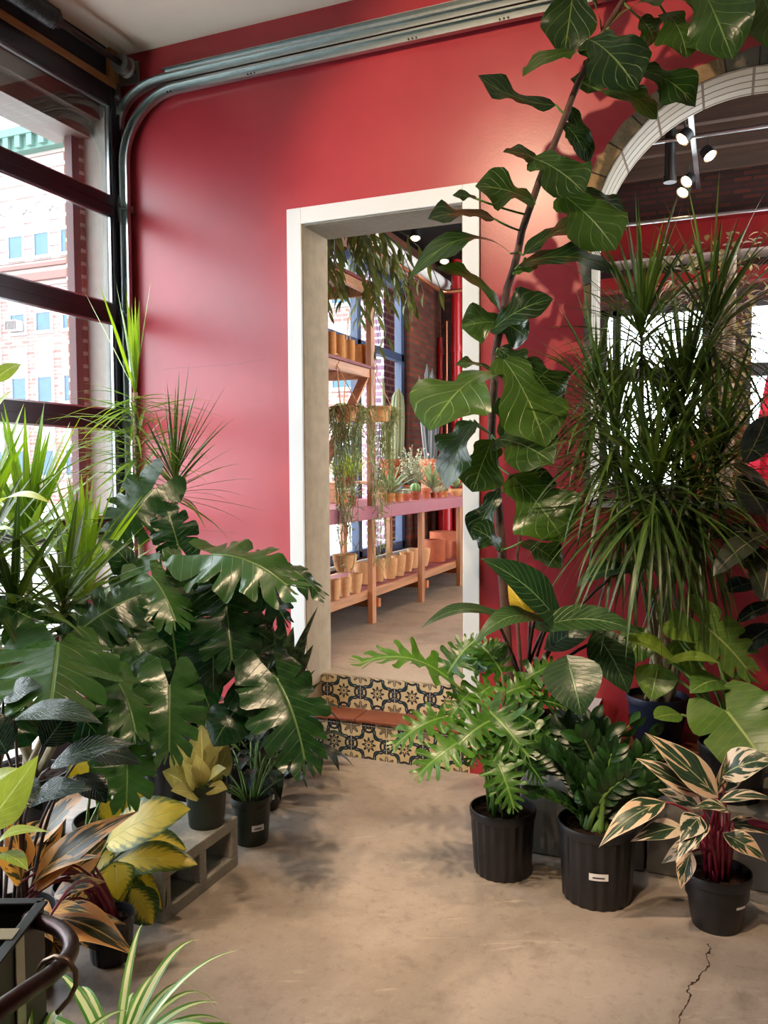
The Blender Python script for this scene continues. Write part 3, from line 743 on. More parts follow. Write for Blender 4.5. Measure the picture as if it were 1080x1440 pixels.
# sprinkler pipes in the corner
for lab, px, r, y, z0, z1 in (('thick glossy red standpipe in the brick corner beyond the doorway', 642, .060, 9.45, ZF, 3.97), ('thin red pipe left of the thick red standpipe', 619, .032, 9.55, ZF, 3.1), ('stout red pipe low behind the terracotta cylinders, seen under the bench top', 626, .085, 9.2, ZF, 1.9), ('stout red pipe low beside the doorway trim, seen under the bench top', 648, .08, 9.25, ZF, 1.9)):
    p = xz(px, 560, y); c = MB().tube([(p.x, y, z0), (p.x, y, z1)], r, 16)
    for z in (1.6, 2.9, 3.6):
        if z < z1: c.tube([(p.x, y, z), (p.x, y, z+.08)], r+.012, 16)
    tag(c.build('red_standpipe', M_redsteel, smooth=.8), lab, 'pipe')
p = xz(626, 560, 9.55); M_copper = plain('copper_pipe', (196, 128, 92), .3, .5, .8)
tag(MB().tube([(p.x, 9.6, ZF), (p.x, 9.6, 3.3)], .018, 8).build('copper_riser', M_copper, smooth=.8), 'thin upright copper pipe beside the red standpipe on the brick wall', 'pipe')
zc_ = 3.56
ca, cb = on(527, 345, 2, zc_), on(622, 411, 2, zc_); cc = on(668, 403, 1, cb.y)
xx = (ca.x+cb.x)/2
tag(MB().tube([(cb.x, 4.3, zc_), (cb.x, cb.y-.08, zc_), (cb.x+.03, cb.y-.02, zc_), (cb.x+.1, cb.y, zc_), (cc.x+.6, cb.y, zc_)], .024, 10).tube([(cb.x-.07, 4.3, zc_-.02), (cb.x-.07, cb.y-.6, zc_-.02)], .014, 8).build('copper_pipe', M_copper, smooth=.8), 'long copper pipe running under the ceiling and turning along the brick wall', 'pipe')
zd = 3.74; da, db = on(540, 325, 2, zd), on(648, 416, 2, zd)
dt = thing('white_duct', 'round white duct slung from the dark ceiling beyond the doorway', 'duct', (db.x, 6, zd))
MB().tube([(db.x, 4.3, zd), (db.x, db.y, zd), (db.x+.02, db.y+.1, zd+.02)], .075, 20).build('duct', plain('duct_white', (226, 222, 214), .4), dt, smooth=.9)
for y in (5.2, 6.8, 8.2): MB().tube([(db.x+.078*math.sin(t), y, zd-.078*math.cos(t)) for t in [i*.3-1.5 for i in range(11)]]+[(db.x+.08, y, 3.95)], .006, 6).build('hanger', M_galv, dt)

M_bulb = emit('warm_bulb', (1.0, .70, .38), 26)
def lamp_head(name, label, p, aim, parent=None, group=None, drop=.12, r=.045, power=22):
    t = thing(name, label, 'lamp', p, group); a = V(aim).normalized(); p = V(p)
    MB().tube([p+V((0, 0, drop)), p], .007, 6).build('stem', M_steel, t)
    h = MB(); h.lathe([(.016, -.07), (r*.8, -.05), (r, .035), (r-.004, .035), (r*.75, -.03), (.01, -.04)], p, 20, axis=a); h.build('lamp_shade', plain('lamp_black', (20, 20, 20), .5) if 'lamp_black' not in bpy.data.materials else bpy.data.materials['lamp_black'], t, smooth=.6)
    MB().ball(p+a*.012, r*.78, 14).build('bulb', M_bulb, t, smooth=3)
    ld = bpy.data.lights.new(name+'_light', 'SPOT'); ld.energy = power; ld.color = (1, .68, .38); ld.shadow_soft_size = .03; ld.spot_size = 1.9; ld.spot_blend = .6
    lo = bpy.data.objects.new(name+'_light', ld); COL.objects.link(lo); lo.parent = t; lo.location = a*.07; lo.rotation_euler = a.to_track_quat('-Z', 'Y').to_euler()
    return t
# lighting track seen through the arch
zt = 4.30; ta, tb = on(978, 150, 2, zt), on(981, 312, 2, zt-.0)
t0y = ta.y; x_tr = (ta.x+tb.x)/2
tr_ = thing('lighting_track', 'black lighting track running away under the dark ceiling beyond the arch', 'lighting track', (x_tr, 6.2, zt))
MB().box(x_tr-.02, x_tr+.02, 4.5, 9.0, zt, zt+.035).build('track_bar', M_galv, tr_)
for y in (5.0, 6.4, 7.8): MB().tube([(x_tr, y, zt), (x_tr, y, ZC2)], .006, 6).build('hanger', M_galv, tr_)
LP = [((963, 192), 'topmost glowing bulb on the lighting track seen in the arch', (-.6, -.3, -.7)), ((996, 216), 'glowing bulb right of the track seen in the arch', (.5, -.3, -.8)),
      ((968, 253), 'upper bulb of the close pair on the track seen in the arch', (-.5, -.5, -.6)), ((962, 268), 'lower bulb of the close pair on the track seen in the arch', (-.4, -.5, -.7)), ((974, 316), 'small lamp at the far end of the track above the red beam', (-.5, .2, -.8))]
for (px, py), lab, aim in LP:
    p = on(px, py, 2, zt-.13)
    lamp_head('track_lamp', lab, p, aim, group='lamps on the track beyond the arch', drop=.13, r=.062 if py < 300 else .035, power=16)
for (px, py), lab, zz_ in (((584, 331), 'glowing ceiling lamp nearest the lintel beyond the doorway', 4.2), ((625, 364), 'smaller glowing ceiling lamp farther back beyond the doorway', 4.2)):
    lamp_head('ceiling_lamp', lab, on(px, py, 2, 3.80), (.1, -.25, -1), drop=.16, r=.055, power=40)

# ------------------------------------------------------------------ plant bench with its tall rack
XS, XB = -2.428, -3.12
ys_ = [4.52, 5.587, 6.657, 7.741, 8.7]
M_shelf = plain('red_stained_board', (112, 44, 44), .55, .4, var=.15, scale=10); M_mauve = plain('mauve_painted_board', (158, 92, 100), .5, .4, var=.08, scale=10)
be = thing('plant_bench', 'long cedar plant bench with mauve top, low pot shelf and a tall rack end', 'bench', ((XS+XB)/2, 6.6, ZF))
MB().box(XB-.03, XS+.045, 4.3, 8.9, 1.215, 1.252).box(XS+.022, XS+.05, 4.3, 8.9, 1.155, 1.252).build('tabletop', M_mauve, be, bevel=.003)
MB().box(XB, XS-.03, 4.3, 8.9, .600, .622).build('lower_shelf', M_shelf, be)
MB().box(XS-.035, XS-.0, 4.3, 8.9, .565, .626).box(XB-.0, XB+.035, 4.3, 8.9, .565, .626).build('shelf_rail', M_cedary, be, bevel=.003)
for y in ys_:
    MB().box(XS, XS+.04, y-.035, y+.035, ZF, 2.86 if y < 5.6 else 1.16).build('leg', M_cedar, be, bevel=.003)
    MB().box(XB-.04, XB, y-.035, y+.035, ZF, 2.86 if y < 5.6 else 1.21).build('leg', M_cedar, be, bevel=.003)
    MB().box(XB-.02, XS+.06, y+.035, y+.075, .50, .565).build('cross_rail', wood('cedar_cross', (190, 116, 70), 0) if 'cedar_cross' not in bpy.data.materials else bpy.data.materials['cedar_cross'], be, bevel=.003)
for zt_, m_ in ((2.86, M_shelf), (2.262, M_shelf)):
    MB().box(XB-.04, XS+.045, 4.3, 5.625, zt_-.02, zt_).build('rack_shelf', m_, be)
    MB().box(XS-.0, XS+.03, 4.3, 5.55, zt_-.085, zt_-.02).box(XB-.04, XB, 4.3, 5.55, zt_-.085, zt_-.02).box(XB, XS, 5.59, 5.62, zt_-.085, zt_-.02).build('rack_rail', M_cedary, be, bevel=.003)
br = MB(); br.bar((XS-.015, 5.55, 2.18), (XS-.015, 4.6, 1.27), .02, .07, V((1, 0, 0))); br.build('brace', M_cedary, be)

# pots of the bench
M_beige = terracotta('pale_terracotta', (206, 156, 106)); M_orange = terracotta('orange_terracotta', (178, 98, 66)); M_rust_t = terracotta('brown_terracotta', (150, 78, 50)); M_ochre = terracotta('ochre_terracotta', (196, 134, 74))
M_soil = plain('potting_soil', (46, 32, 24), .95, .2, var=.5, scale=90, bump=1.0)
def pot(label, group, p, r, h, mat, kind='taper', name='terracotta_pot', n=28, loose=None):
    t = thing(name, label, 'pot', p, group); th = max(.006, r*.08)
    if kind == 'taper': o = [(r*.58, 0), (r*.66, .02*h), (r*.85, .35*h), (r*.97, .75*h), (r, h)]
    elif kind == 'cyl': o = [(r*.97, 0), (r, .02*h), (r, h)]
    elif kind == 'bowl': o = [(r*.55, 0), (r*.9, .5*h), (r*.94, .62*h), (r, .64*h), (r, h)]
    else: o = [(r*.68, 0), (r*.88, .70*h), (r*.9, .71*h), (r, .73*h), (r, h)]
    inn = [(q-th, z) for q, z in o if z > .12*h][::-1] + [(o[0][0]*.9, .1*h), (.001, .1*h)]
    MB().lathe([(.001, 0)]+o+inn, p, n).build('pot_body', mat, t, smooth=.7)
    return t
def onshelf(px, py, z, xmin=None):
    p = on(px, py, 2, z+.0); return V((p.x, p.y, z))
zs_ = .624
def potpx(label, group, x0, x1, ytop, ybot, z, mat, kind, hfac=1.0, name='terracotta_pot', xp=None, soil=False):
    if xp is None:
        c = on((x0+x1)/2, ybot, 2, z); dpt = depth(c); r = (x1-x0)/2*dpt/FPX*1.12; c = c + V((0, r*.8, 0)); c.x = min(max(c.x, XB+r*.6), XS-.02-r*.6); h = (ybot-ytop-r*.35*FPX/dpt)*dpt/FPX*hfac*1.1
    else:
        c = on((x0+x1)/2, ybot, 0, xp); dpt = depth(c); r = (x1-x0)/2*dpt/FPX; h = (ybot-ytop)*dpt/FPX*hfac
    t = pot(label, group, V((c.x, c.y, z)), r, max(h, r*.6), mat, kind, name)
    if soil: MB().lathe([(.001, h*.84), (r*.88, h*.84)], (c.x, c.y, z), 20).build('soil', M_soil, t)
    return t, V((c.x, c.y, z+h)), r
G1 = 'pale terracotta planters on the low shelf'
for lab, a in (('small pale planter trailed by a hanging stem at the near end of the low shelf', (461, 477, 815, 845)), ('pale planter with another planter stacked on its rim on the low shelf', (474, 491, 812, 840)),
               ('short pale planter in front of a twin near the first bench leg', (488, 506, 806, 835)), ('pale planter just right of the first tall bench leg', (521, 538, 787, 819)), ('second pale planter right of the first tall bench leg', (535, 555, 785, 815)),
               ('third pale planter right of the first tall bench leg', (548, 567, 781, 811)), ('fourth pale planter right of the first tall bench leg', (560, 578, 776, 805)), ('fifth pale planter, last before the middle bench leg', (571, 586, 772, 800)), ('pale planter half hidden behind the middle bench leg', (580, 601, 770, 797))):
    potpx(lab, G1, *a, zs_, M_beige, 'taper')
potpx('wide pale planter standing behind the short planters at the first bench leg', G1, 495, 519, 790, 823, zs_, M_beige, 'taper')
pA = on(476, 812, 2, zs_+.17); pot('wide pale planter stacked on two others at the near end of the low shelf', G1, V((max(pA.x, XB+.1), pA.y+.1, zs_+.20)), .085, .115, M_beige, 'taper')
G2 = 'orange terracotta cylinders on the low shelf'
for lab, a in (('front orange cylinder pot beside the middle bench leg', (594, 621, 757, 791)), ('orange cylinder pot half hidden behind the front one', (613, 631, 760, 786)), ('tall wide orange cylinder pot standing behind the others', (601, 636, 744, 776)), ('short orange cylinder pot right of the far bench leg', (629, 648, 760, 783)), ('orange cylinder pot at the doorway trim, behind the short one', (640, 662, 748, 774))):
    potpx(lab, G2, *a, zs_, M_orange, 'cyl')
G3 = 'ochre cylinder pots on the rack shelf'
for lab, a in (('ochre cylinder pot cut off by the door reveal on the rack shelf', (450, 464, 452, 489)), ('second ochre cylinder pot from the door reveal on the rack shelf', (462, 478, 459, 495)), ('third ochre cylinder pot on the rack shelf, the narrowest', (477, 491, 466, 499)), ('ochre cylinder pot nearest the rack post', (490, 511, 473, 504))):
    (x0, x1, yt, yb2) = a; c = on((x0+x1)/2, yb2-3, 0, XS-.10); dpt = depth(c); r = (x1-x0)/2*dpt/FPX
    pot(lab, G3, V((XS-.02-r, c.y, 2.263)), r, (yb2-yt)*dpt/FPX, M_ochre, 'cyl')

# succulents and cacti on the bench top
M_cact = leaf_mat('cactus_skin', (92, 112, 66), (138, 146, 92), (190, 190, 140), nv=3, rough=.6, trans=0, bump=.2)
def ribskin(name, c1, c2, n):
    m = MAT(name, .6, .3); u, v = m.uv(); r = ((u*n).fract()-.5).abs()*2; m.color(m.mix(r.ss(.55, .9), srgb(*c1), srgb(*c2))); m.bump(1-r, .3, .004); return m.m
M_cactus = ribskin('ribbed_cactus', (92, 100, 68), (160, 152, 110), 12); M_dcact = ribskin('dark_columnar_cactus', (58, 66, 62), (140, 130, 132), 5); M_gcact = ribskin('green_cactus', (88, 128, 70), (160, 184, 120), 6)
M_aloe = leaf_mat('aloe_leaf', (98, 128, 92), (150, 172, 120), (176, 190, 140), kind='blade', trans=.05, rough=.5)
M_lime = leaf_mat('lime_foliage', (104, 136, 50), (166, 180, 74), (190, 196, 100), rough=.5, trans=.2)
M_grey = leaf_mat('pale_succulent', (150, 160, 130), (206, 206, 176), (220, 220, 196), rough=.6, trans=.1)
ZT = 1.253
def column(mb, a, b, r, ribs=10, n=20):
    a, b = V(a), V(b); m = 9; vv = []; uu = []; ax = b-a
    for i in range(m+1):
        t = i/m; q = r*(.82+.25*math.sin(math.pi*min(1, t*.9+.1))) * (1 if t < .82 else math.sqrt(max(.002, 1-((t-.82)/.18)**2)))
        for k in range(n):
            an = 2*math.pi*k/n; qq = q*(1+.07*math.cos(ribs*an)); vv.append(a+ax*t+V((qq*math.cos(an), qq*math.sin(an), 0))); uu.append((k/n, t))
    mb.add(vv, [(i*n+k, i*n+(k+1) % n, (i+1)*n+(k+1) % n, (i+1)*n+k) for i in range(m) for k in range(n)] + [tuple(m*n+k for k in range(n))], uu)
def rosette(mb, c, L, n, w, droop, el=(.3, 1.2), seed=1):
    rg = random.Random(seed)
    for i in range(n):
        a = i*2.4+rg.uniform(-.3, .3); e = el[0]+(el[1]-el[0])*i/n
        strap(mb, c, (math.cos(a)*math.cos(e), math.sin(a)*math.cos(e), math.sin(e)), L*rg.uniform(.75, 1.1), w, droop, 6, .45, rnd=(rg.random(), rg.random()))
rsr = MB().box(-3.10, -2.84, 5.9, 8.6, ZT+.145, ZT+.165).box(-3.10, -2.84, 5.9, 5.93, ZT, ZT+.145).box(-3.10, -2.84, 8.57, 8.6, ZT, ZT+.145).box(-3.10, -2.84, 7.2, 7.23, ZT, ZT+.145)
tag(rsr.build('bench_riser', M_cedary, bevel=.003), 'low wooden riser along the back of the plant bench top', 'riser'); ZR = ZT+.166
t, c, r = potpx('wide terracotta pot holding the tall ribbed cactus on the bench top', None, 533, 574, 647, 676, ZR, M_rust_t, 'pot', name='potted_cactus', soil=True, xp=-2.96)
dp = depth(c); k = dp/FPX
cm = MB(); column(cm, c+V((.03, 0, -.03)), c+V((.05, 0, 100*k)), 9.5*k); column(cm, c+V((-.06, 0, -.02)), c+V((-.08, 0, 56*k)), 6.5*k); column(cm, c+V((-.10, .06, -.02)), c+V((-.13, .06, 122*k)), 2.3*k, 4)
cm.build('cactus_stem', M_cactus, t, smooth=.9)
t, c, r = potpx('terracotta pot with a cluster of dark columnar cacti by the brick pier', None, 588, 624, 648, 676, ZR, M_orange, 'pot', name='potted_columnar_cactus', soil=True, xp=-2.96)
dp = depth(c); k = dp/FPX; cm = MB()
for dx, dy, h, rr in ((-.10, 0, 118, 4.2), (-.04, .03, 134, 4.6), (.02, -.02, 126, 4.4), (.07, .02, 112, 4.2), (-.07, -.03, 80, 4.0), (.0, .05, 104, 4.3)):
    column(cm, c+V((dx*.4, dy, -.02)), c+V((dx*1.3, dy, h*k)), rr*k, 5)
cm.build('cactus_stem', M_dcact, t, smooth=.9)
t, c, r = potpx('low terracotta bowl with a large fanned aloe at the bench edge', None, 536, 556, 697, 710, ZT, M_ochre, 'bowl', name='potted_aloe', soil=True, xp=-2.56)
m_ = MB(); k = depth(c)/FPX; rosette(m_, c+V((.02, 0, -.01)), 50*k, 22, .042, .6, (.25, 1.3), 4); m_.build('foliage', M_aloe, t, smooth=1)
t, c, r = potpx('terracotta pot with a spiky upright aloe right of the round cactus', None, 592, 606, 688, 702, ZT, M_orange, 'pot', name='potted_aloe', soil=True, xp=-2.58)
m_ = MB(); k = depth(c)/FPX; rosette(m_, c+V((.04, .05, -.01)), 46*k, 26, .030, .4, (.4, 1.45), 9); m_.build('foliage', M_aloe, t, smooth=1)
def small(label, px0, px1, yt, yb3, mat, plant, kind='pot', group='small potted succulents on the bench top', sd=1):
    t, c, r = potpx(label, group, px0, px1, yt, yb3, ZT, mat, kind, name='potted_succulent', soil=True, xp=-2.53); m = MB()
    if plant == 'ball': m.ball(c+V((0, 0, r*.55)), r*.95, 20, (1, 1, .95), 0, 12, .06); m.build('cactus_stem', M_gcact, t, smooth=1)
    elif plant == 'balls':
        for i in range(5): m.ball(c+V((r*.5*math.cos(i*1.3+sd), r*.5*math.sin(i*1.3+sd), r*.35)), r*.5, 12, (1, 1, 1.2), 0, 8, .06)
        m.build('cactus_stem', M_grey, t, smooth=1)
    else:
        rosette(m, c, r*2.6, 16, r*.5, .3, (.3, 1.3), sd); m.build('foliage', M_grey if plant == 'grey' else M_aloe, t, smooth=1)
for a in (('tiny terracotta pot of pale round cacti right of the aloe bowl', 553, 566, 697, 708, M_ochre, 'balls'), ('tiny terracotta pot holding two bobbled cacti, left of the dark round cactus', 564, 578, 696, 706, M_orange, 'balls'),
          ('dark pot with a big round green cactus at the bench edge', 576, 592, 692, 704, M_rust_t, 'ball'), ('tiny terracotta pot with a grey rosette right of the upright aloe', 605, 614, 692, 700, M_rust_t, 'grey'), ('tiny terracotta pot second to the right of the upright aloe', 613, 623, 691, 698, M_orange, 'grey'),
          ('tiny terracotta pot with a little green rosette near the far end of the bench edge', 622, 631, 689, 697, M_ochre, 'green'), ('shallow pale bowl of succulents at the far end of the bench by the door trim', 631, 652, 687, 697, M_beige, 'green', 'bowl'),
          ('brown square-shouldered pot with a small dark succulent behind the trailing cactus', 486, 503, 698, 712, M_rust_t, 'grey'), ('small upright clay pot beside the brown pot near the door reveal', 477, 487, 690, 710, M_ochre, 'green')):
    small(*a, sd=len(a[0]))
# lime plant in a red pot raised on an upturned pot
p = on(487, 694, 0, -2.76); p = V((p.x, p.y, ZT)); k = depth(p)/FPX
pot('upturned clay pot used as a stand under the lime green plant', None, p, .07, .13, M_ochre, 'cyl')
t = pot('red clay pot with a lime green feathery plant', None, p+V((0, 0, .131)), .085, .075, M_rust_t, 'bowl', name='potted_feathery_plant'); m_ = MB(); rg = random.Random(3)
for i in range(150):
    a = rg.random()*6.28; e = rg.uniform(.3, 1.5); strap(m_, p+V((.04*math.cos(a), .04*math.sin(a), .19)), (math.cos(a)*math.cos(e), math.sin(a)*math.cos(e), math.sin(e)), rg.uniform(.14, .30), .012, .5, 4, .2, rnd=(rg.random(), rg.random()))
m_.build('foliage', M_lime, t, smooth=1)
# wispy pale plant behind the aloe
p = on(578, 690, 0, -2.78); p = V((p.x, p.y, ZT)); t = pot('clay pot with wispy pale sprigs between the two tall cacti', None, p, .08, .12, M_orange, 'pot', name='potted_sprig_plant'); m_ = MB()
for i in range(60):
    a = rg.random()*6.28; e = rg.uniform(.6, 1.5); L = rg.uniform(.2, .42); q = p+V((0, 0, .1)); d = V((math.cos(a)*math.cos(e), math.sin(a)*math.cos(e), math.sin(e)))
    m_.tube([q, q+d*L*.5, q+d*L], .003, 4)
    for j in range(10):
        b = q+d*L*(.35+.065*j); leaf(m_, 'small', b, b+V((rg.uniform(-1, 1), rg.uniform(-1, 1), rg.uniform(-.2, 1))).normalized()*.035, (0, -.5, 1), .014)
m_.build('foliage', M_grey, t, smooth=1)

# hanging planters with trailing mistletoe cactus
M_trail = leaf_mat('trailing_stems', (96, 118, 66), (150, 156, 92), (170, 170, 110), nv=2, trans=.1, rough=.6, bump=0)
def trailing(label, c, r, h, hook, zlow, ns, mat, seed, spread=1.5):
    rg = random.Random(seed); t = thing('hanging_planter', label, 'hanging planter', c); c = V(c)
    MB().lathe([(.001, 0), (r*.75, 0), (r, h), (r*.9, h), (r*.7, .02), (.001, .02)], c, 24).build('pot_body', mat, t, smooth=.6)
    s = MB()
    for k in range(3): a = k*2.1+.4; s.tube([c+V((r*.95*math.cos(a), r*.95*math.sin(a), h)), hook], .0035, 5)
    hk = [V(hook)+V((0, .035*math.sin(q), .035-.035*math.cos(q))) for q in [i*.5 for i in range(9)]]
    s.tube(hk, .005, 6); s.build('hanger_cord', plain('jute_cord', (196, 150, 110), .8) if 'jute_cord' not in bpy.data.materials else bpy.data.materials['jute_cord'], t)
    m = MB()
    for i in range(ns):
        a = rg.random()*6.28; rr = r*rg.uniform(.5, 1.0); L = rg.uniform(.12, 1.0)**1.7*(c.z+h-zlow); p = c+V((rr*math.cos(a), rr*math.sin(a), h)); pts = [p]; d = V((math.cos(a)*.55, math.sin(a)*.55, .7)); q = p.copy(); l = 0; rd = (rg.random(), rg.random())
        while l < L:
            hx, hy = q.x-c.x, q.y-c.y; pull = max(0, math.hypot(hx, hy)/r-spread*(.6+.4*math.exp(-l*1.5)))
            d = (d*.74 + V((rg.uniform(-.3, .3)-hx*pull*6, rg.uniform(-.3, .3)-hy*pull*6, -.5))).normalized(); q = q+d*.028; l += .028
            pts.append(q.copy())
            if rg.random() < .62:
                b = V((rg.uniform(-1, 1), rg.uniform(-1, 1), rg.uniform(-.9, .2))).normalized(); m.tube([q, q+b*.022, q+b*.045+V((0, 0, -.006))], .0028, 3, rnd=rd)
        m.tube(pts, .0030, 4, rnd=rd)
    m.build('foliage', M_trail, t, smooth=1); return t
h1 = on(459, 512, 0, XS+.02); c1 = on(462, 590, 0, XS+.10); trailing('hanging planter hidden by dark trailing mistletoe cactus beside the door reveal', V((c1.x, 5.0, c1.z)), .085, .10, V((XS+.03, 5.0, 2.21)), .72, 62, M_beige, 11, 1.05)
c2 = on(511, 590, 0, XS+.10); trailing('pale hanging planter with long trailing mistletoe cactus at the rack post', V((c2.x, 5.58, c2.z)), .082, .11, V((XS+.06, 5.58, 2.21)), .70, 46, M_beige, 12, 1.0)
c3 = on(490, 560, 0, -2.85); trailing('hanging planter with pale green trailing stems against the window', V((-2.85, c3.y, 1.95)), .08, .1, V((-2.85, c3.y, 2.74)), 1.35, 50, M_beige, 13, 1.2)
# basket plant with long drooping leaves under the lintel
M_long = leaf_mat('long_drooping_leaf', (40, 56, 30), (92, 104, 50), (120, 130, 70), trans=.2, rough=.5, kind='blade', bump=.1)
p = on(470, 345, 0, XS-.02); t = thing('hanging_basket_plant', 'hanging basket plant with long drooping dark leaves just under the lintel', 'plant', (p.x, p.y, p.z))
MB().lathe([(.001, 0), (.09, 0), (.14, .12), (.13, .12), (.08, .02), (.001, .02)], p-V((0, 0, .02)), 20).tube([p+V((0, 0, .1)), (p.x, p.y, ZC2-.25)], .008, 6).build('basket', wood('bark_basket', (120, 74, 44), 2), t, smooth=.6)
m_ = MB(); rg = random.Random(21)
for i in range(64):
    a = rg.random()*6.28; e = rg.uniform(-.2, .9); L = rg.uniform(.4, .95); q = V(p)+V((.1*math.cos(a), .1*math.sin(a), .09)); d = V((math.cos(a)*math.cos(e), math.sin(a)*math.cos(e), math.sin(e)))
    pts = [q]
    for j in range(8): d = (d+V((0, 0, -.32))).normalized(); q = q+d*L/8; pts.append(q)
    m_.tube(pts, .003, 4)
    for j in range(2, 9):
        for s in (-1, 1):
            if rg.random() < .6: b = pts[j]; x = d.cross(UPZ); x.normalize(); leaf(m_, 'small', b, b+(d*.7+x*s*.45+V((0, 0, -.35))).normalized()*rg.uniform(.10, .17), (0, -.7, .7), .024)
m_.build('foliage', M_long, t, smooth=1)

# things seen through the arch: wooden cabinet, red fabric, climbing plant on a post
cab = on(1010, 640, 1, 6.6); cx_ = cab.x
cbn = thing('wooden_cabinet', 'brown wooden cabinet standing below the bright windows beyond the arch', 'cabinet', (cx_+.4, 6.9, ZF)); M_cab = wood('cabinet_wood', (150, 84, 44), 0, .45)
zt1 = on(1000, 602, 1, 6.6).z
MB().box(cx_-.25, cx_+1.6, 6.6, 7.1, ZF, zt1-.03).build('body', M_cab, cbn, bevel=.006); MB().box(cx_-.3, cx_+1.65, 6.55, 7.15, zt1-.03, zt1).build('top', M_cab, cbn, bevel=.006)
for k in range(3):
    z1 = zt1-.06-k*.2
    for xo in (-.22, .68): d = MB().box(cx_+xo, cx_+xo+.87, 6.575, 6.60, z1-.17, z1).build('drawer', M_cab, cbn, bevel=.005); MB().tube([(cx_+xo+.36, 6.56, z1-.085), (cx_+xo+.5, 6.56, z1-.085)], .008, 6).build('handle', M_steel, d)
q = on(1080, 590, 1, 6.2); rdm = MB(); nn = 24
M_cloth = plain('red_fabric', (214, 36, 66), .8, .2, var=.15)
for j in range(9):
    z = q.z+.40-.10*j; hw = .10+.018*j if j else .05
    for i in range(nn+1): rdm.v.append((q.x+.11-hw*math.cos(math.pi*i/nn)*1.0, 6.2-.12*math.sin(math.pi*i/nn)*(1+.12*math.sin(i*2.1+j*.3)), z)); rdm.uv.append((i/nn, j/9)); rdm.rn.append((0, 0))
for j in range(8):
    for i in range(nn): rdm.f.append((j*(nn+1)+i, j*(nn+1)+i+1, (j+1)*(nn+1)+i+1, (j+1)*(nn+1)+i)); rdm.mi.append(0)
rc_ = thing('red_fabric_cover', 'bright red draped fabric at the right edge beyond the arch', 'fabric', (q.x+.1, 6.2, ZF)); rdm.build('cloth', M_cloth, rc_, smooth=1, solid=.006)
MB().tube([(q.x+.11, 6.26, ZF), (q.x+.11, 6.26, q.z+.42)], .02, 10).lathe([(.001, 0), (.18, 0), (.18, .02), (.03, .04), (.001, .04)], (q.x+.11, 6.26, ZF), 24).build('stand_pole', M_steel, rc_, smooth=.7)
M_vine = leaf_mat('olive_vine_leaf', (96, 88, 52), (150, 136, 84), (170, 156, 110), trans=.15, rough=.6)
vp = on(1025, 480, 1, 6.4); vt = thing('climbing_plant', 'olive brown climbing plant on a post in front of the far windows', 'plant', (vp.x, 6.4, ZF))
ztop = on(1010, 335, 1, 6.4).z; m_ = MB(); rg = random.Random(8)
MB().tube([(vp.x, 6.4, ZF+.2), (vp.x, 6.4, ztop-.1)], .045, 10).build('moss_pole', M_plaster, vt); MB().lathe([(.001, 0), (.13, 0), (.17, .28), (.155, .28), (.12, .05), (.001, .05)], (vp.x, 6.4, ZF), 24).build('pot_body', M_orange, vt, smooth=.6)
for i in range(620):
    z = rg.uniform(1.2, ztop); a = rg.random()*6.28; r = rg.uniform(.04, .17) if z < ztop-.5 else rg.uniform(.05, .34); b = V((vp.x+r*math.cos(a)-(.10 if z > ztop-.4 else 0), 6.4+r*math.sin(a), z)); L = rg.uniform(.05, .09)
    leaf(m_, 'small', b, b+V((math.cos(a)*.6, math.sin(a)*.6, rg.uniform(-.9, .3))).normalized()*L, (math.cos(a), math.sin(a), .5), L*.6)
m_.build('foliage', M_vine, vt, smooth=1)

# ------------------------------------------------------------------ plants of the front room
M_pot = plain('black_nursery_plastic', (26, 26, 30), .42, .5, var=.25, scale=12)
M_potg = plain('dark_green_nursery_plastic', (30, 40, 30), .45, .5, var=.2, scale=12)
M_potb = plain('navy_plastic', (22, 32, 58), .4, .5, var=.15)
M_stick = plain('white_sticker', (236, 234, 238), .5, .4, var=.02); M_print = plain('sticker_print', (58, 50, 60), .6)
M_stem = plain('green_stem', (92, 124, 60), .5, .4, var=.25, scale=30); M_dstem = plain('dark_petiole', (52, 30, 28), .45, .5, var=.3); M_maroon = plain('maroon_petiole', (120, 26, 48), .4, .5, var=.3, scale=30)
M_bark = plain('fig_bark', (88, 66, 58), .85, .2, var=.4, scale=40, bump=.6); M_cane = plain('dracaena_cane', (150, 138, 112), .8, .2, var=.3, scale=30, bump=.4)

M_fig = leaf_mat('fiddle_leaf', (13, 38, 19), (52, 80, 26), (104, 128, 66), nv=6, slant=.75, mid=.026, vw=.08, rough=.28, trans=.16, bump=.8, under=(84, 112, 60), vs_=.6)
M_mon = leaf_mat('monstera_leaf', (12, 40, 22), (46, 80, 36), (92, 118, 66), nv=7, slant=.7, mid=.022, vw=.05, rough=.27, trans=.16, bump=.5, vs_=.3)
M_mon2 = leaf_mat('young_monstera_leaf', (66, 104, 44), (120, 146, 58), (170, 188, 110), nv=6, slant=.7, mid=.03, vw=.06, rough=.34, trans=.2, bump=.35, vs_=.4)
M_phil = leaf_mat('imperial_leaf', (16, 44, 28), (50, 78, 38), (104, 132, 84), nv=11, slant=.55, mid=.035, vw=.09, rough=.30, trans=.14, bump=.5, vs_=.6)
M_sell = leaf_mat('cut_leaf_philodendron', (22, 62, 26), (84, 132, 46), (120, 156, 80), nv=6, slant=.6, mid=.04, vw=.06, rough=.32, trans=.2, bump=.35, vs_=.4)
M_zz = leaf_mat('zz_leaf', (10, 36, 14), (34, 76, 24), (60, 100, 40), nv=3, mid=.03, rough=.36, trans=.12, bump=.1, vs_=.2)
M_strom = leaf_mat('tricolor_leaf', (26, 50, 34), (48, 74, 50), (196, 200, 150), nv=7, slant=.9, mid=.035, vw=.08, rough=.35, trans=.12, bump=.3, kind='cream', under=(126, 36, 60))
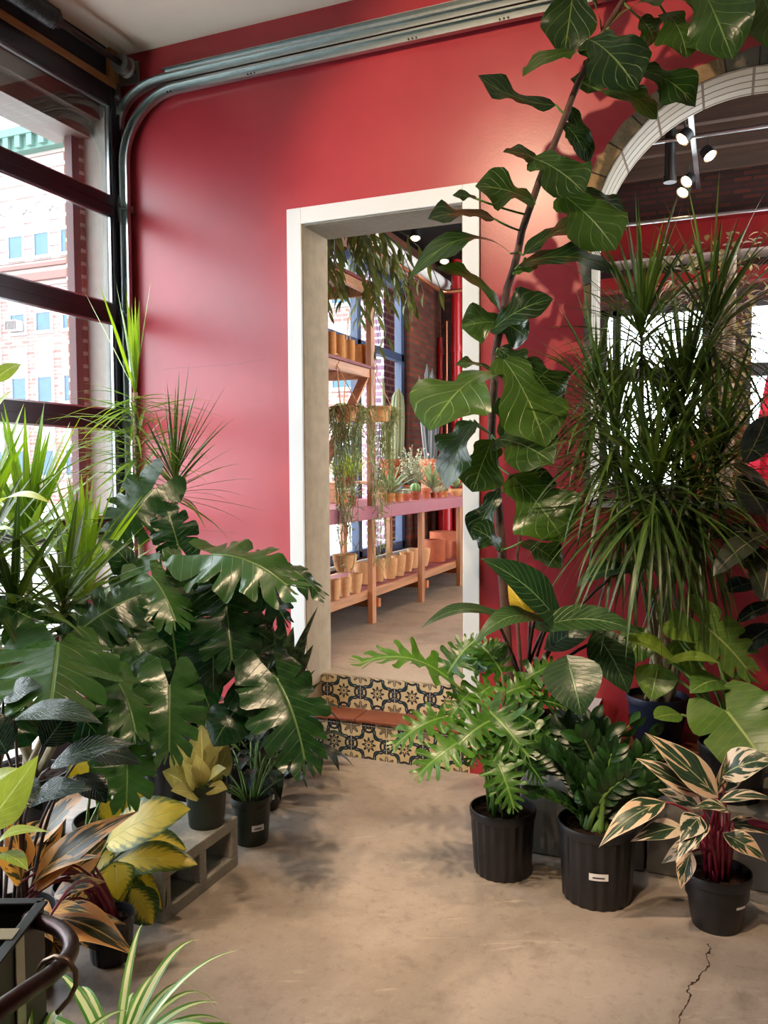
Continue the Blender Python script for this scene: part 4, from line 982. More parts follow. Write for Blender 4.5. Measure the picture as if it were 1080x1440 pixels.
M_strom2 = leaf_mat('golden_tricolor_leaf', (36, 40, 24), (66, 66, 38), (206, 172, 104), nv=6, slant=.9, mid=.04, vw=.10, rough=.36, trans=.14, bump=.35, kind='amber', under=(110, 46, 44))
M_dief = leaf_mat('dieffenbachia_leaf', (36, 66, 28), (66, 92, 36), (204, 196, 96), nv=9, slant=.7, mid=.03, vw=.08, rough=.36, trans=.16, bump=.5, kind='yellow', vs_=.4)
M_agl = leaf_mat('silver_gold_leaf', (128, 124, 70), (172, 164, 98), (196, 190, 130), nv=7, slant=.7, mid=.03, vw=.06, rough=.42, trans=.15, bump=.3, vs_=.4)
M_dark = leaf_mat('dark_pleated_leaf', (14, 30, 24), (34, 56, 36), (70, 96, 84), nv=14, slant=.5, mid=.03, vw=.16, rough=.26, trans=.08, bump=.8, vs_=.5)
M_rub = leaf_mat('rubber_leaf', (22, 34, 34), (52, 54, 40), (140, 128, 96), nv=4, mid=.03, vw=.03, rough=.22, trans=.04, bump=.12, under=(84, 70, 50), vs_=.3)
M_drac = leaf_mat('dracaena_blade', (24, 50, 22), (84, 112, 44), (140, 150, 80), kind='blade', rough=.34, trans=.22, bump=.12, vs_=.35)
M_drac2 = leaf_mat('bright_dracaena_blade', (56, 100, 36), (126, 160, 60), (186, 196, 110), kind='blade', rough=.34, trans=.30, bump=.1, vs_=.35)
M_snake = leaf_mat('snake_plant_blade', (26, 44, 30), (40, 62, 40), (90, 110, 80), kind='band', rough=.42, trans=.03, bump=.1)
M_spider = leaf_mat('spider_plant_blade', (70, 128, 52), (110, 160, 74), (236, 238, 206), kind='stripe', rough=.35, trans=.28, bump=.1)
M_pale = leaf_mat('pale_new_leaf', (120, 150, 66), (176, 194, 96), (210, 220, 150), nv=8, slant=.7, rough=.32, trans=.25, bump=.3, vs_=.4)
M_yel = leaf_mat('yellowed_leaf', (170, 150, 50), (206, 186, 70), (220, 206, 120), nv=9, rough=.4, trans=.2)

def nursery(t, r, h, mat=None, ribs=18, taper=.84, rim=True, sticker=None, soil=True, n=120, lobes=False):
    c = t.location; mat = mat or M_pot
    z1 = h-.03
    prof = [(.001, .004), (r*taper*.96, .0), (r*taper, .006), (r*(taper+.97)/2, z1*.55), (r*.955, z1)]
    MB().lathe(prof, c, n, ribs=ribs, rd=.018 if ribs else 0).build('pot_body', mat, t, smooth=.9)
    MB().lathe([(r*.955, z1-.004), (r*1.0, z1), (r*1.02, h-.008), (r*1.0, h), (r*.965, h), (r*.95, h-.02), (r*.92, h-.08)], c, 48).build('rim', mat, t, smooth=.7)
    if soil:
        m = MB(); rg = random.Random(int(r*1e4)); pr = 5; vv = [(c.x, c.y, c.z+h-.025)]; ff = []
        for j in range(1, pr+1):
            for k in range(28): a = 6.283*k/28; q = r*.945*j/pr; vv.append((c.x+q*math.cos(a), c.y+q*math.sin(a), c.z+h-.03+rg.uniform(0, .012)*(j < pr)))
        ff += [(0, 1+k, 1+(k+1) % 28) for k in range(28)]
        for j in range(pr-1):
            for k in range(28): ff.append((1+j*28+k, 1+(j+1)*28+k, 1+(j+1)*28+(k+1) % 28, 1+j*28+(k+1) % 28))
        m.add(vv, ff); m.build('soil', M_soil, t)
    if sticker is not None:
        a0, zc, hw, hh = sticker; m = MB(); q = MB(); ns = 6
        for mb, rr, w_, h0, h1 in ((m, .0035, hw, -hh, hh), (q, .0045, hw*.62, -hh*.35, hh*.05)):
            f = (taper+(.97-taper)*min(1, zc/h))
            for i in range(ns+1):
                a = a0 + w_*(2*i/ns-1)/r
                for zz in (h0, h1): mb.v.append((c.x+(r*f*1.012+rr)*math.cos(a), c.y+(r*f*1.012+rr)*math.sin(a), c.z+zc+zz)); mb.uv.append((i/ns, zz)); mb.rn.append((0, 0))
            for i in range(ns): mb.f.append((2*i, 2*i+2, 2*i+3, 2*i+1)); mb.mi.append(0)
        so = m.build('sticker', M_stick, t); q.build('printed_line', M_print, so)
TOCAM = lambda p: math.atan2(CAM.y-p[1], CAM.x-p[0])

def lf(mb, bx, by, db, tx, ty, dt, wpx, shape='ovate', n=(.7, .6, 0), arc=.10, fold=.14, wave=.06, mi=0, rnd=None, drop=0, wf=9, roll=0, cup=0):
    B = P(bx, by, db); Tp = P(tx, ty, db+dt); w = wpx*(db+dt*.5)/FPX
    leaf(mb, shape, B, Tp, vdir(B, n), w, arc, fold, wave, wf, drop, rnd, mi, roll, cup); return B

random.seed(77)
# --- tall fiddle-leaf fig against the red wall
fp = V((-.86, 3.63, 0)); fig = thing('fiddle_leaf_fig', 'tall fiddle-leaf fig leaning along the red wall between doorway and arch', 'plant', fp)
nursery(fig, .15, .30, M_pot, 16, sticker=(TOCAM(fp)-.35, .17, .035, .014))
tk_pts = [(712, 1010, 3.74), (710, 860, 3.72), (703, 730, 3.70), (692, 610, 3.66), (697, 500, 3.62), (714, 405, 3.58), (735, 325, 3.54), (758, 255, 3.50), (785, 185, 3.46), (815, 112, 3.42), (850, 42, 3.38), (890, -20, 3.34), (940, -60, 3.3)]
tp = [P(*q) for q in tk_pts]; tp[0] = V((fp.x, fp.y, .27))
pts = []
for a, b in zip(tp, tp[1:]):
    for i in range(3): pts.append(a.lerp(b, i/3)+V((random.uniform(-.004, .004), random.uniform(-.004, .004), 0)))
pts.append(tp[-1]); MB().tube(pts, [.021-.011*i/len(pts) for i in range(len(pts))], 10).tube([V((fp.x+.05, fp.y-.03, .27)), P(728, 880, 3.68), P(727, 780, 3.68), P(733, 745, 3.66)], [.010, .008, .007, .005], 7).build('trunk', M_bark, fig, smooth=2)
FL = [(812, -55, 3.44, 792, 82, .04, 68, (.9, .2, .2), .04), (846, 46, 3.38, 812, -25, -.06, 26, (.3, .3, .9), .1), (856, 38, 3.36, 972, 6, -.12, 58, (.55, .8, 0), .18), (935, 18, 3.34, 966, 82, -.08, 66, (.8, .3, .3), .12),
      (985, -22, 3.30, 1030, 84, -.12, 84, (.85, .4, -.2), .10), (1068, -15, 3.28, 1090, 74, -.1, 74, (.85, .4, .2), .1), (900, 25, 3.34, 920, 60, .05, 60, (.8, .3, .3), .1), (826, 55, 3.40, 896, 126, -.16, 84, (.8, .5, -.2), .12), (834, 78, 3.42, 735, 108, -.10, 62, (.5, .85, .1), .12),
      (782, 148, 3.44, 672, 106, -.08, 52, (.75, .6, .2), -.08), (895, 98, 3.40, 978, 150, -.05, 62, (.7, .5, 0), .12), (848, 128, 3.42, 924, 168, -.04, 58, (.7, .6, .1), .14), (838, 82, 3.46, 826, 132, .02, 48, (.9, .2, 0), .08), (800, 148, 3.48, 828, 230, .05, 34, (.9, .1, .4), .04),
      (790, 172, 3.48, 820, 212, -.03, 36, (.8, .4, .3), .1), (768, 234, 3.48, 707, 214, -.06, 42, (.6, .6, .1), .1), (748, 222, 3.44, 822, 272, -.14, 74, (.85, .5, 0), .08), (752, 286, 3.48, 668, 262, -.06, 72, (.75, .6, .1), .08), (672, 280, 3.44, 636, 275, -.02, 20, (.6, .5, .1), .08),
      (696, 308, 3.48, 602, 308, -.10, 54, (.6, .75, .1), .08), (718, 356, 3.52, 574, 394, -.16, 40, (.62, .75, .1), .24), (704, 440, 3.54, 612, 376, -.10, 38, (.65, .7, .2), .16), (788, 272, 3.46, 866, 352, -.16, 82, (.85, .45, 0), .08), (812, 270, 3.48, 880, 306, .03, 46, (.7, .6, .1), .1),
      (736, 358, 3.52, 830, 314, -.04, 56, (.6, .8, 0), .10), (728, 374, 3.52, 868, 384, -.06, 66, (.65, .75, .1), .14), (722, 385, 3.54, 757, 372, .0, 26, (.7, .5, 0), .1), (690, 466, 3.56, 778, 420, -.12, 64, (.75, .6, .1), .1), (708, 454, 3.58, 648, 460, -.02, 56, (.8, .4, .2), .1),
      (700, 450, 3.60, 742, 475, .04, 52, (.85, .2, 0), .1), (692, 522, 3.56, 604, 606, -.26, 112, (.62, .78, -.25), .10), (704, 500, 3.56, 768, 630, -.20, 92, (.85, .45, .3), .08), (698, 618, 3.54, 778, 652, -.22, 82, (.75, .7, 0), .10), (668, 592, 3.50, 628, 688, -.06, 52, (.62, .6, -.5), .08),
      (662, 592, 3.54, 626, 650, .02, 52, (.8, .2, -.4), .06), (692, 618, 3.58, 664, 692, .0, 66, (.9, .3, 0), .08), (718, 668, 3.56, 794, 762, -.16, 92, (.85, .5, .1), .08), (706, 772, 3.60, 662, 742, -.06, 42, (.7, .6, .1), .1), (733, 762, 3.58, 790, 800, -.10, 46, (.55, .8, .1), .12),
      (692, 520, 3.60, 640, 513, -.04, 26, (.5, .8, .1), .1), (735, 505, 3.60, 786, 575, .05, 66, (.9, .2, .2), .06), (700, 560, 3.62, 735, 620, .02, 52, (.9, .2, .2), .06), (700, 690, 3.62, 665, 760, .03, 40, (.9, .2, -.2), .06), (742, 690, 3.6, 768, 660, .02, 50, (.8, .4, .1), .06), (700, 490, 3.58, 735, 520, -.03, 44, (.8, .4, .1), .1)]
m_ = MB()
def pet(t, mat, *a, name='petiole', **k):
    m = MB(); petiole(m, *a, **k); return m.build(name, mat, t, smooth=2)
def near(pts, q): return min(pts, key=lambda p: (p-q).length)
for k, (bx, by, db, tx, ty, dt, w_, n_, ar) in enumerate(FL):
    B = lf(m_, bx, by, db, tx, ty, dt, w_*1.15, 'fiddle', n_, ar, .14, .22, rnd=(hsh(k, 3), hsh(k, 7)), wf=9, cup=.05)
    q = near(pts, B)
    if (q-B).length > .01: MB().tube(bez(q, (q+B)/2+V((0, 0, -.01)), B+(B-q)*.05, 5), .0045, 6).build('petiole', M_stem, fig, smooth=2)
m_.build('foliage', M_fig, fig, smooth=3)

# --- imperial philodendron
pp = V((-.66, 3.36, .285)); ph = thing('imperial_philodendron', 'broad-leaved dark green philodendron on the grey block in front of the fig trunk', 'plant', pp); nursery(ph, .115, .21, M_pot, 16)
m_ = MB(); st_ = MB(); crown = P(738, 985, 3.30)
PL = [(778, 866, 3.18, 676, 785, -.12, 78, 'arrow', (.6, .7, .3), .08), (772, 878, 3.16, 904, 892, -.14, 58, 'arrow', (.55, .85, 0), .14), (752, 870, 3.16, 666, 906, -.14, 44, 'arrow', (.4, .9, .1), .2), (690, 862, 3.24, 592, 884, -.05, 34, 'arrow', (.3, .95, .1), .16),
      (800, 935, 2.98, 818, 1008, -.10, 84, 'arrow', (.85, .5, 0), .10), (845, 900, 3.2, 884, 975, -.05, 64, 'arrow', (.8, .4, .2), .1), (745, 872, 3.28, 714, 822, .02, 34, 'ovate', (.8, .4, .2), .1), (880, 800, 3.28, 810, 826, -.06, 46, 'arrow', (.5, .8, -.2), .12),
      (780, 905, 3.25, 848, 872, .02, 44, 'arrow', (.6, .7, .2), .1), (712, 905, 3.24, 668, 950, -.06, 40, 'ovate', (.6, .7, 0), .14)]
y_ = MB()
for k, (bx, by, db, tx, ty, dt, w_, sh_, n_, ar) in enumerate(PL):
    mm = y_ if k == 6 else m_
    B = lf(mm, bx, by, db, tx, ty, dt, w_, sh_, n_, ar, .16, .05, rnd=(hsh(k, 13), hsh(k, 17)), wf=6)
    pet(ph, M_dstem, crown+V((hsh(k, 1)*.06-.03, hsh(k, 2)*.04-.02, -.03)), B, .008, .006, .2)
for k in range(4): st_.tube([pp+V((.03*math.cos(k*1.6), .03*math.sin(k*1.6), .19)), crown+V((.02*math.cos(k*1.6), .02*math.sin(k*1.6), 0))], .011, 7)
st_.build('stem', M_dstem, ph, smooth=2); m_.build('foliage', M_phil, ph, smooth=3); o_ = y_.build('yellowed_leaf', M_yel, ph, smooth=3); o_['label'] = 'yellowed leaf'

# --- cut-leaf philodendron in the ribbed pot nearest the steps
sp_ = on(702, 1232, 2, 0); sp_ = V((sp_.x, sp_.y+.05, 0)); se = thing('cut_leaf_philodendron', 'bushy cut-leaf philodendron in the ribbed black pot nearest the steps', 'plant', sp_); nursery(se, .122, .245, M_pot, 20, .86)
m_ = MB(); st_ = MB(); ds = depth(sp_)
SL = [(628, 952, 3.02, 508, 932, .0, 84, (.25, .95, .1), .16), (628, 950, 3.04, 668, 900, .04, 66, (.3, .9, .2), .1), (625, 1008, 2.95, 556, 1048, -.05, 56, (.6, .75, 0), .14), (655, 1038, 2.9, 590, 1088, -.06, 68, (.7, .65, 0), .12), (692, 1012, 2.95, 640, 1052, -.08, 76, (.6, .75, .1), .12),
      (688, 1000, 2.98, 742, 1062, -.12, 84, (.75, .6, 0), .1), (690, 965, 3.08, 650, 1005, -.05, 60, (.6, .7, 0), .12), (700, 1072, 2.86, 722, 1134, -.06, 66, (.8, .5, .1), .12), (665, 935, 3.14, 700, 905, .02, 52, (.5, .8, .2), .1), (705, 945, 3.10, 672, 905, .05, 54, (.6, .7, .1), .12),
      (720, 1000, 3.02, 770, 1035, .0, 64, (.65, .7, .2), .12), (712, 975, 3.1, 760, 965, .05, 56, (.5, .8, .2), .14), (735, 1025, 3.0, 778, 1075, -.03, 58, (.7, .6, .2), .12), (660, 975, 3.05, 632, 1012, -.06, 50, (.6, .7, 0), .12), (715, 1030, 2.92, 690, 1080, -.06, 60, (.8, .5, 0), .1),
      (745, 985, 3.12, 800, 1000, .04, 56, (.5, .8, .2), .12), (728, 1060, 2.9, 762, 1100, -.02, 46, (.7, .6, .3), .12), (680, 1040, 2.95, 662, 1075, -.04, 46, (.7, .6, -.2), .12), (690, 925, 3.16, 640, 915, -.02, 44, (.4, .9, .1), .12), (740, 955, 3.14, 795, 935, .05, 52, (.5, .8, .1), .12)]
for k, (bx, by, db, tx, ty, dt, w_, n_, ar) in enumerate(SL):
    rr_ = (hsh(k, 23), hsh(k, 27)); B = lf(m_, bx, by, db, tx, ty, dt, w_*1.0, 'sell', n_, ar, .16, .16, rnd=(.35+.65*rr_[0] if k in (7, 0, 4) else rr_[0]*.8, rr_[1]), wf=14)
    a = hsh(k, 5)*6.28; pet(se, M_stem, sp_+V((.05*math.cos(a), .05*math.sin(a), .215)), B, .007, .004, .18)
m_.build('foliage', M_sell, se, smooth=3)

# --- ZZ plant
zp = on(836, 1268, 2, 0); zp = V((zp.x, zp.y+.05, 0)); zz_t = thing('zz_plant', 'glossy zz plant in the large black pot with a white sticker', 'plant', zp); nursery(zz_t, .135, .27, M_pot, 20, .87, sticker=(TOCAM(zp)+.05, .125, .034, .012))
m_ = MB(); st_ = MB(); rg = random.Random(31); dz = depth(zp)
for k, (tx, ty, off) in enumerate(((800, 1030, .05), (850, 1035, .06), (885, 1020, .08), (770, 1060, .0), (908, 1060, .02), (795, 1075, -.06), (860, 1060, -.06), (822, 1040, -.04), (760, 1120, -.05), (912, 1100, -.04), (832, 1020, .12), (812, 1110, -.09), (880, 1095, -.1), (775, 1030, .1), (912, 1035, .1))):
    a = k*1.9; b0 = zp+V((.045*math.cos(a), .045*math.sin(a), .235)); top_ = P(tx, ty, dz+off); c_ = V((b0.x*.7+top_.x*.3, b0.y*.7+top_.y*.3, b0.z*.3+top_.z*.7)); pl_ = bez(b0, c_, top_, 14)
    MB().tube(pl_, [.013-.010*i/14 for i in range(15)], 7).build('stem', M_stem, zz_t, smooth=2)
    for i in range(4, 15, 1 if k % 2 else 2):
        d = (pl_[min(i+1, 14)]-pl_[i-1]).normalized(); sx = d.cross(vdir(pl_[i], (1, 0, 0))); sx.normalize()
        sx = (sx*math.cos(k)+d.cross(sx)*math.sin(k)).normalized() if k % 3 == 2 else sx
        for s in (-1, 1):
            L = rg.uniform(.065, .092); B = pl_[i]; leaf(m_, 'oval', B, B+(sx*s*.8+d*.7+V((0, 0, .1))).normalized()*L, (d.cross(sx)*(-1)+UPZ*.5+vdir(B, (1, .3, 0))), L*.48, .10, .22, .02, rnd=(rg.random()*.8, rg.random()))
    leaf(m_, 'oval', top_, top_+(top_-pl_[12]).normalized()*.07, vdir(top_, (1, .3, 0)), .03, .05)
m_.build('foliage', M_zz, zz_t, smooth=3)

# --- tricolor striped plant in the small pot at the right
tp_ = on(1007, 1308, 2, 0); tp_ = V((tp_.x, tp_.y+.04, 0)); tri_ = thing('tricolor_prayer_plant', 'cream and green striped tricolor plant in the small round black pot at the right', 'plant', tp_); nursery(tri_, .108, .185, M_pot, 0, .72, sticker=(TOCAM(tp_)+.85, .11, .022, .014))
m_ = MB(); st_ = MB(); d3 = depth(tp_)
TL = [(936, 1128, -.05, 842, 1192, -.06, 38, (.6, .75, -.1), .16), (962, 1164, -.06, 886, 1184, -.05, 32, (.6, .75, 0), .10), (985, 1148, -.1, 956, 1184, -.06, 36, (.7, .6, 0), .12), (972, 1198, -.1, 957, 1250, -.03, 26, (.85, .4, -.2), .08), (998, 1158, -.12, 950, 1214, -.06, 28, (.7, .5, -.4), .12),
      (1026, 1142, -.12, 972, 1138, -.05, 24, (.5, .85, 0), .14), (1010, 1122, -.02, 906, 1030, .04, 46, (.75, .55, .35), .06), (984, 1120, .02, 894, 1066, .04, 32, (.7, .6, .3), .08), (1014, 1092, .0, 1096, 1068, -.08, 54, (.55, .8, 0), .14), (1010, 1128, -.05, 1092, 1126, -.06, 22, (.4, .9, 0), .14),
      (1016, 1172, -.08, 1078, 1212, -.06, 32, (.6, .75, .1), .12), (1006, 1118, .0, 1022, 1058, .0, 20, (.7, .4, .6), .06), (1012, 1115, .02, 1050, 1060, .04, 28, (.7, .5, .2), .08), (990, 1140, .06, 925, 1110, .08, 30, (.6, .7, .2), .1), (1020, 1160, .0, 1100, 1180, -.02, 30, (.4, .9, 0), .14), (985, 1180, .0, 930, 1215, .02, 24, (.7, .6, 0), .1), (1000, 1125, .1, 960, 1050, .12, 36, (.8, .4, .2), .05)]
for k, (bx, by, db, tx, ty, dt, w_, n_, ar) in enumerate(TL):
    B = lf(m_, bx, by, d3+db, tx, ty, dt, w_, 'lance', n_, ar, .20, .05, rnd=(hsh(k, 33), hsh(k, 37)), wf=6)
    a = k*2.4; pet(tri_, M_maroon, tp_+V((.04*math.cos(a), .04*math.sin(a), .16)), B, .0055, .0035, .3)
for k in range(12): a = k*2.4; b0 = tp_+V((.035*math.cos(a), .035*math.sin(a), .155)); MB().tube([b0, b0+V((.015*math.cos(a), .015*math.sin(a), .16+.05*hsh(k, 2)))], .006, 6).build('petiole', M_maroon, tri_, smooth=2)
m_.build('foliage', M_strom, tri_, smooth=3)
rl = MB(); a, b = P(1030, 1160, d3+.02), P(1098, 1166, d3-.04); rl.tube(bez(a, (a+b)/2+V((0, 0, .012)), b, 6), [.004, .014, .018, .018, .015, .009, .002], 10); o_ = rl.build('rolled_leaf', M_maroon, tri_, smooth=2); o_['label'] = 'maroon rolled new leaf'

# --- monstera on the plinth at right
rp = V((.03, 3.31, .285)); rm = thing('young_monstera', 'light green young monstera on the grey block behind the striped plant', 'plant', rp); nursery(rm, .12, .2, M_pot, 14)
m_ = MB(); st_ = MB()
RL = [(1022, 1000, 3.0, 1068, 1062, -.14, 122, 'mono_split', (.85, .5, .1), .04, .3), (945, 925, 3.14, 876, 898, -.10, 56, 'heart', (.5, .85, 0), .08, .95), (944, 930, 3.14, 1012, 933, -.08, 34, 'heart', (.25, .95, 0), .14, 1), (988, 878, 3.22, 1048, 938, -.05, 80, 'monst2', (.75, .6, .1), .08, .35), (940, 880, 3.24, 985, 905, -.06, 50, 'heart', (.5, .85, 0), .1, .8),
      (925, 940, 3.18, 915, 985, -.04, 58, 'heart', (.85, .4, 0), .08, .3), (1012, 958, 3.12, 970, 975, -.06, 54, 'heart', (.5, .85, 0), .14, .15), (958, 1005, 3.06, 920, 1010, -.06, 36, 'oval', (.5, .85, 0), .06, .3), (1020, 952, 3.2, 1070, 962, -.03, 22, 'heart', (.3, .9, 0), .14, .05), (905, 890, 3.24, 880, 935, .0, 54, 'heart', (.8, .4, 0), .1, .1), (1060, 985, 3.05, 1098, 1000, -.08, 60, 'heart', (.4, .9, 0), .12, .4), (960, 900, 3.26, 975, 950, .02, 56, 'heart', (.85, .3, 0), .1, .1), (1040, 1030, 3.15, 1090, 1060, .0, 60, 'heart', (.6, .7, 0), .1, .05)]
for k, (bx, by, db, tx, ty, dt, w_, sh_, n_, ar, r1) in enumerate(RL):
    B = lf(m_, bx, by, db, tx, ty, dt, w_, sh_, n_, ar, .10, .06, rnd=(r1, hsh(k, 47)), wf=6)
    a = k*2.4; pet(rm, M_stem, rp+V((.03*math.cos(a), .03*math.sin(a), .18)), B, .008, .005, .15)
m_.build('foliage', M_mon2, rm, smooth=3)

# --- rubber plant at the right edge
up_ = V((.47, 3.42, 0)); ru = thing('rubber_plant', 'dark glossy rubber plant at the right edge beside the arch', 'plant', up_); nursery(ru, .14, .27, M_pot, 16)
m_ = MB(); st_ = MB(); stp = [V((up_.x, up_.y, .25)), P(1096, 950, 3.25), P(1090, 820, 3.2), P(1088, 700, 3.15), P(1084, 610, 3.1)]; st_.tube(stp, [.014, .013, .012, .010, .006], 8)
for k, (bx, by, db, tx, ty, dt, w_, n_, ar, r1) in enumerate(((1046, 652, 3.08, 1078, 586, .0, 44, (.7, .4, .5), .06, .1), (1084, 716, 3.1, 1026, 652, -.06, 42, (.5, .8, .2), .12, .9), (1076, 724, 3.08, 1036, 670, -.03, 46, (.8, .45, .1), .08, .5), (1082, 750, 3.06, 1003, 810, -.10, 40, (.6, .75, 0), .12, .95), (1084, 768, 3.05, 1072, 846, -.08, 46, (.85, .4, .1), .06, .7),
        (1064, 820, 3.14, 1020, 832, -.04, 34, (.6, .75, 0), .08, .0), (1082, 752, 3.18, 1000, 756, -.02, 32, (.6, .7, 0), .1, .3), (1100, 850, 3.16, 1036, 876, -.03, 30, (.45, .85, 0), .1, .0), (1090, 640, 3.1, 1110, 560, -.03, 44, (.7, .5, 0), .08, .4), (1090, 880, 3.2, 1040, 915, .0, 40, (.6, .7, 0), .08, .1), (1095, 700, 3.0, 1110, 770, -.1, 44, (.8, .4, 0), .06, .5), (1088, 790, 3.2, 1040, 790, .05, 44, (.7, .6, 0), .08, .2))):
    B = lf(m_, bx, by, db, tx, ty, dt, w_, 'oval', n_, ar, .16, .02, rnd=(r1, hsh(k, 57))); q = near(stp, B); pet(ru, M_dstem, q, B, .004, .003, .05, 5)
st_.build('stem', M_dstem, ru, smooth=2); m_.build('foliage', M_rub, ru, smooth=3)

# --- big many-headed dragon tree in front of the arch
dp_ = V((-.27, 3.76, .324)); dg = thing('dragon_tree', 'large many-headed dragon tree with narrow arching leaves in front of the arch', 'plant', dp_)
nursery(dg, .13, .20, M_potb, 0, .8)
m_ = MB(); st_ = MB(); rg = random.Random(41)
HD = [(902, 462, 3.42, 74, .50, .14), (1000, 452, 3.40, 70, .54, .26), (838, 545, 3.44, 40, .40, -.2), (962, 548, 3.36, 70, .50, .1), (922, 672, 3.20, 78, .60, .05), (1010, 640, 3.36, 56, .50, .3), (866, 600, 3.36, 64, .54, -.15), (948, 600, 3.46, 56, .48, .1), (880, 690, 3.34, 56, .56, -.1), (975, 690, 3.30, 60, .56, .15)]
for k, (hx, hy, hd, nl_, L0, lean) in enumerate(HD):
    H = P(hx, hy, hd); a = k*2.4; b0 = dp_+V((.05*math.cos(a), .05*math.sin(a), .16)); b1 = P(905+11*k, 870, 3.52)
    MB().tube(bez(b0, b1, H, 12), [.012-.005*i/12 for i in range(13)], 8).build('cane', M_cane, dg, smooth=2)
    for i in range(int(nl_*1.7)):
        t = i/int(nl_*1.7); az = i*2.39996+k; el = (-0.7 if k not in (4, 8, 9) else -1.0)+2.1*t**1.15 + rg.uniform(-.12, .12)
        d = V((math.cos(az)*math.cos(el)+lean*.5*t, math.sin(az)*math.cos(el), math.sin(el))); base = H+V((0, 0, -.14+.16*t))
        if d.y > .3 and base.y+d.y*L0*.8 > 3.8: d.y *= .3; d.normalize()
        strap(m_, base, d, L0*rg.uniform(.72, 1.1), rg.uniform(.010, .020), rg.uniform(.8, 2.0)*(1.3-t*1.05), 10, .3, rnd=(rg.random()*(.35+.65*t), rg.random()))
m_.build('foliage', M_drac, dg, smooth=1)

# ================================================================= left side
def crown_plant(mb, H, n, L0, el0, el1, w0, w1, dr0, dr1, seed, stretch=.1, rlo=0, rhi=1, lim=None):
    rg = random.Random(seed)
    for i in range(n):
        t = i/n; az = i*2.39996+seed; el = el0+(el1-el0)*t+rg.uniform(-.12, .12); d = V((math.cos(az)*math.cos(el), math.sin(az)*math.cos(el), math.sin(el))); base = H+V((0, 0, -stretch*(1-t)))
        if lim and d.x < lim: d.x = lim+(d.x-lim)*.15
        strap(mb, base, d, L0*rg.uniform(.75, 1.1), rg.uniform(w0, w1), rg.uniform(dr0, dr1)*(1.2-t), 8, .3, rnd=(rlo+(rhi-rlo)*rg.random(), rg.random()))
# slim dragon tree in the window corner
c1_ = V((-2.72, 3.50, 0)); da_ = thing('slim_dragon_tree', 'slim dragon tree with a tall spiky crown in the corner beside the door track', 'plant', c1_); nursery(da_, .12, .24, M_pot, 14); m_ = MB(); st_ = MB(); Hh = P(190, 552, 3.75)
st_.tube(bez(c1_+V((0, 0, .2)), (Hh.x, Hh.y, .9), Hh, 12), [.018-.006*i/12 for i in range(13)], 8)
for z in range(22): zz_ = Hh.z-.02-z*.018; st_.tube([(Hh.x, Hh.y, zz_), (Hh.x, Hh.y, zz_-.005)], .0155, 8)
rg = random.Random(51)
for (tx, ty, cv) in ((118, 410, .1), (163, 398, .05), (178, 412, -.03), (212, 398, .25), (196, 425, -.02), (205, 440, .05), (185, 430, .03), (172, 440, .02), (190, 420, .0), (140, 402, .0)):
    Tq = P(tx, ty, 3.75+rg.uniform(-.1, .1)); d = (Tq-Hh); L = d.length; d.normalize(); strap(m_, Hh, d+V((cv*.0, 0, .02)), L*1.02, rg.uniform(.016, .026), .05, 8, .3, rnd=(.7+.3*rg.random(), rg.random()))
for i in range(96):
    az = i*2.4; el = rg.uniform(-.25, .35); z = Hh.z-.02-.40*rg.random()**1.3; d = V((math.cos(az)*math.cos(el), math.sin(az)*math.cos(el)*.8-.2, math.sin(el)))
    if d.y > .25: d.y *= .3
    if d.x < -.6: d.x *= .8
    strap(m_, (Hh.x, Hh.y, z), d, rg.uniform(.25, .46), rg.uniform(.010, .020), rg.uniform(.15, .8), 8, .3, rnd=(rg.random()*.8, rg.random()))
st_.build('cane', M_cane, da_, smooth=2); m_.build('foliage', M_drac2, da_, smooth=1)
c2_ = V((-2.36, 3.56, 0)); db_ = thing('small_dragon_tree', 'smaller dragon tree with thin dark spiky leaves against the red wall', 'plant', c2_); nursery(db_, .11, .22, M_pot, 14); m_ = MB(); st_ = MB(); Hh = P(246, 668, 3.72); Hh2 = P(262, 630, 3.70)
st_.tube(bez(c2_+V((0, 0, .2)), (Hh.x, Hh.y, .7), Hh, 10), [.016-.005*i/10 for i in range(11)], 8)
crown_plant(m_, Hh, 54, .42, -.5, 1.45, .009, .017, .2, .9, 3, .12, 0, .6)
rg = random.Random(52)
for (tx, ty) in ((252, 522), (278, 540), (290, 560), (318, 540), (228, 535), (300, 585), (266, 512)): strap(m_, Hh, P(tx, ty, 3.68)-Hh, (P(tx, ty, 3.68)-Hh).length, .016, .05, 8, .3, rnd=(.4*rg.random(), rg.random()))
st_.build('cane', M_cane, db_, smooth=2); m_.build('foliage', M_drac, db_, smooth=1)
# yucca by the window
yc = V((-2.62, 2.55, 0)); yu = thing('yucca', 'bright green yucca with stiff upright blades in front of the glass door', 'plant', yc); nursery(yu, .14, .28, M_pot, 14); m_ = MB(); st_ = MB()
for k, (px, py, dd, n_, L0) in enumerate(((38, 745, 3.35, 60, .50), (118, 815, 3.3, 52, .46), (-20, 720, 3.3, 40, .5))):
    H = P(px, py, dd); MB().tube(bez(yc+V((.04*k-.04, 0, .24)), (H.x, H.y, .6), H, 10), .018, 8).build('trunk', M_cane, yu, smooth=2); crown_plant(m_, H, n_, L0, -.1, 1.5, .024, .038, .05, .55, 7+k, .08, .2, 1, -.55)
m_.build('foliage', M_drac2, yu, smooth=1)
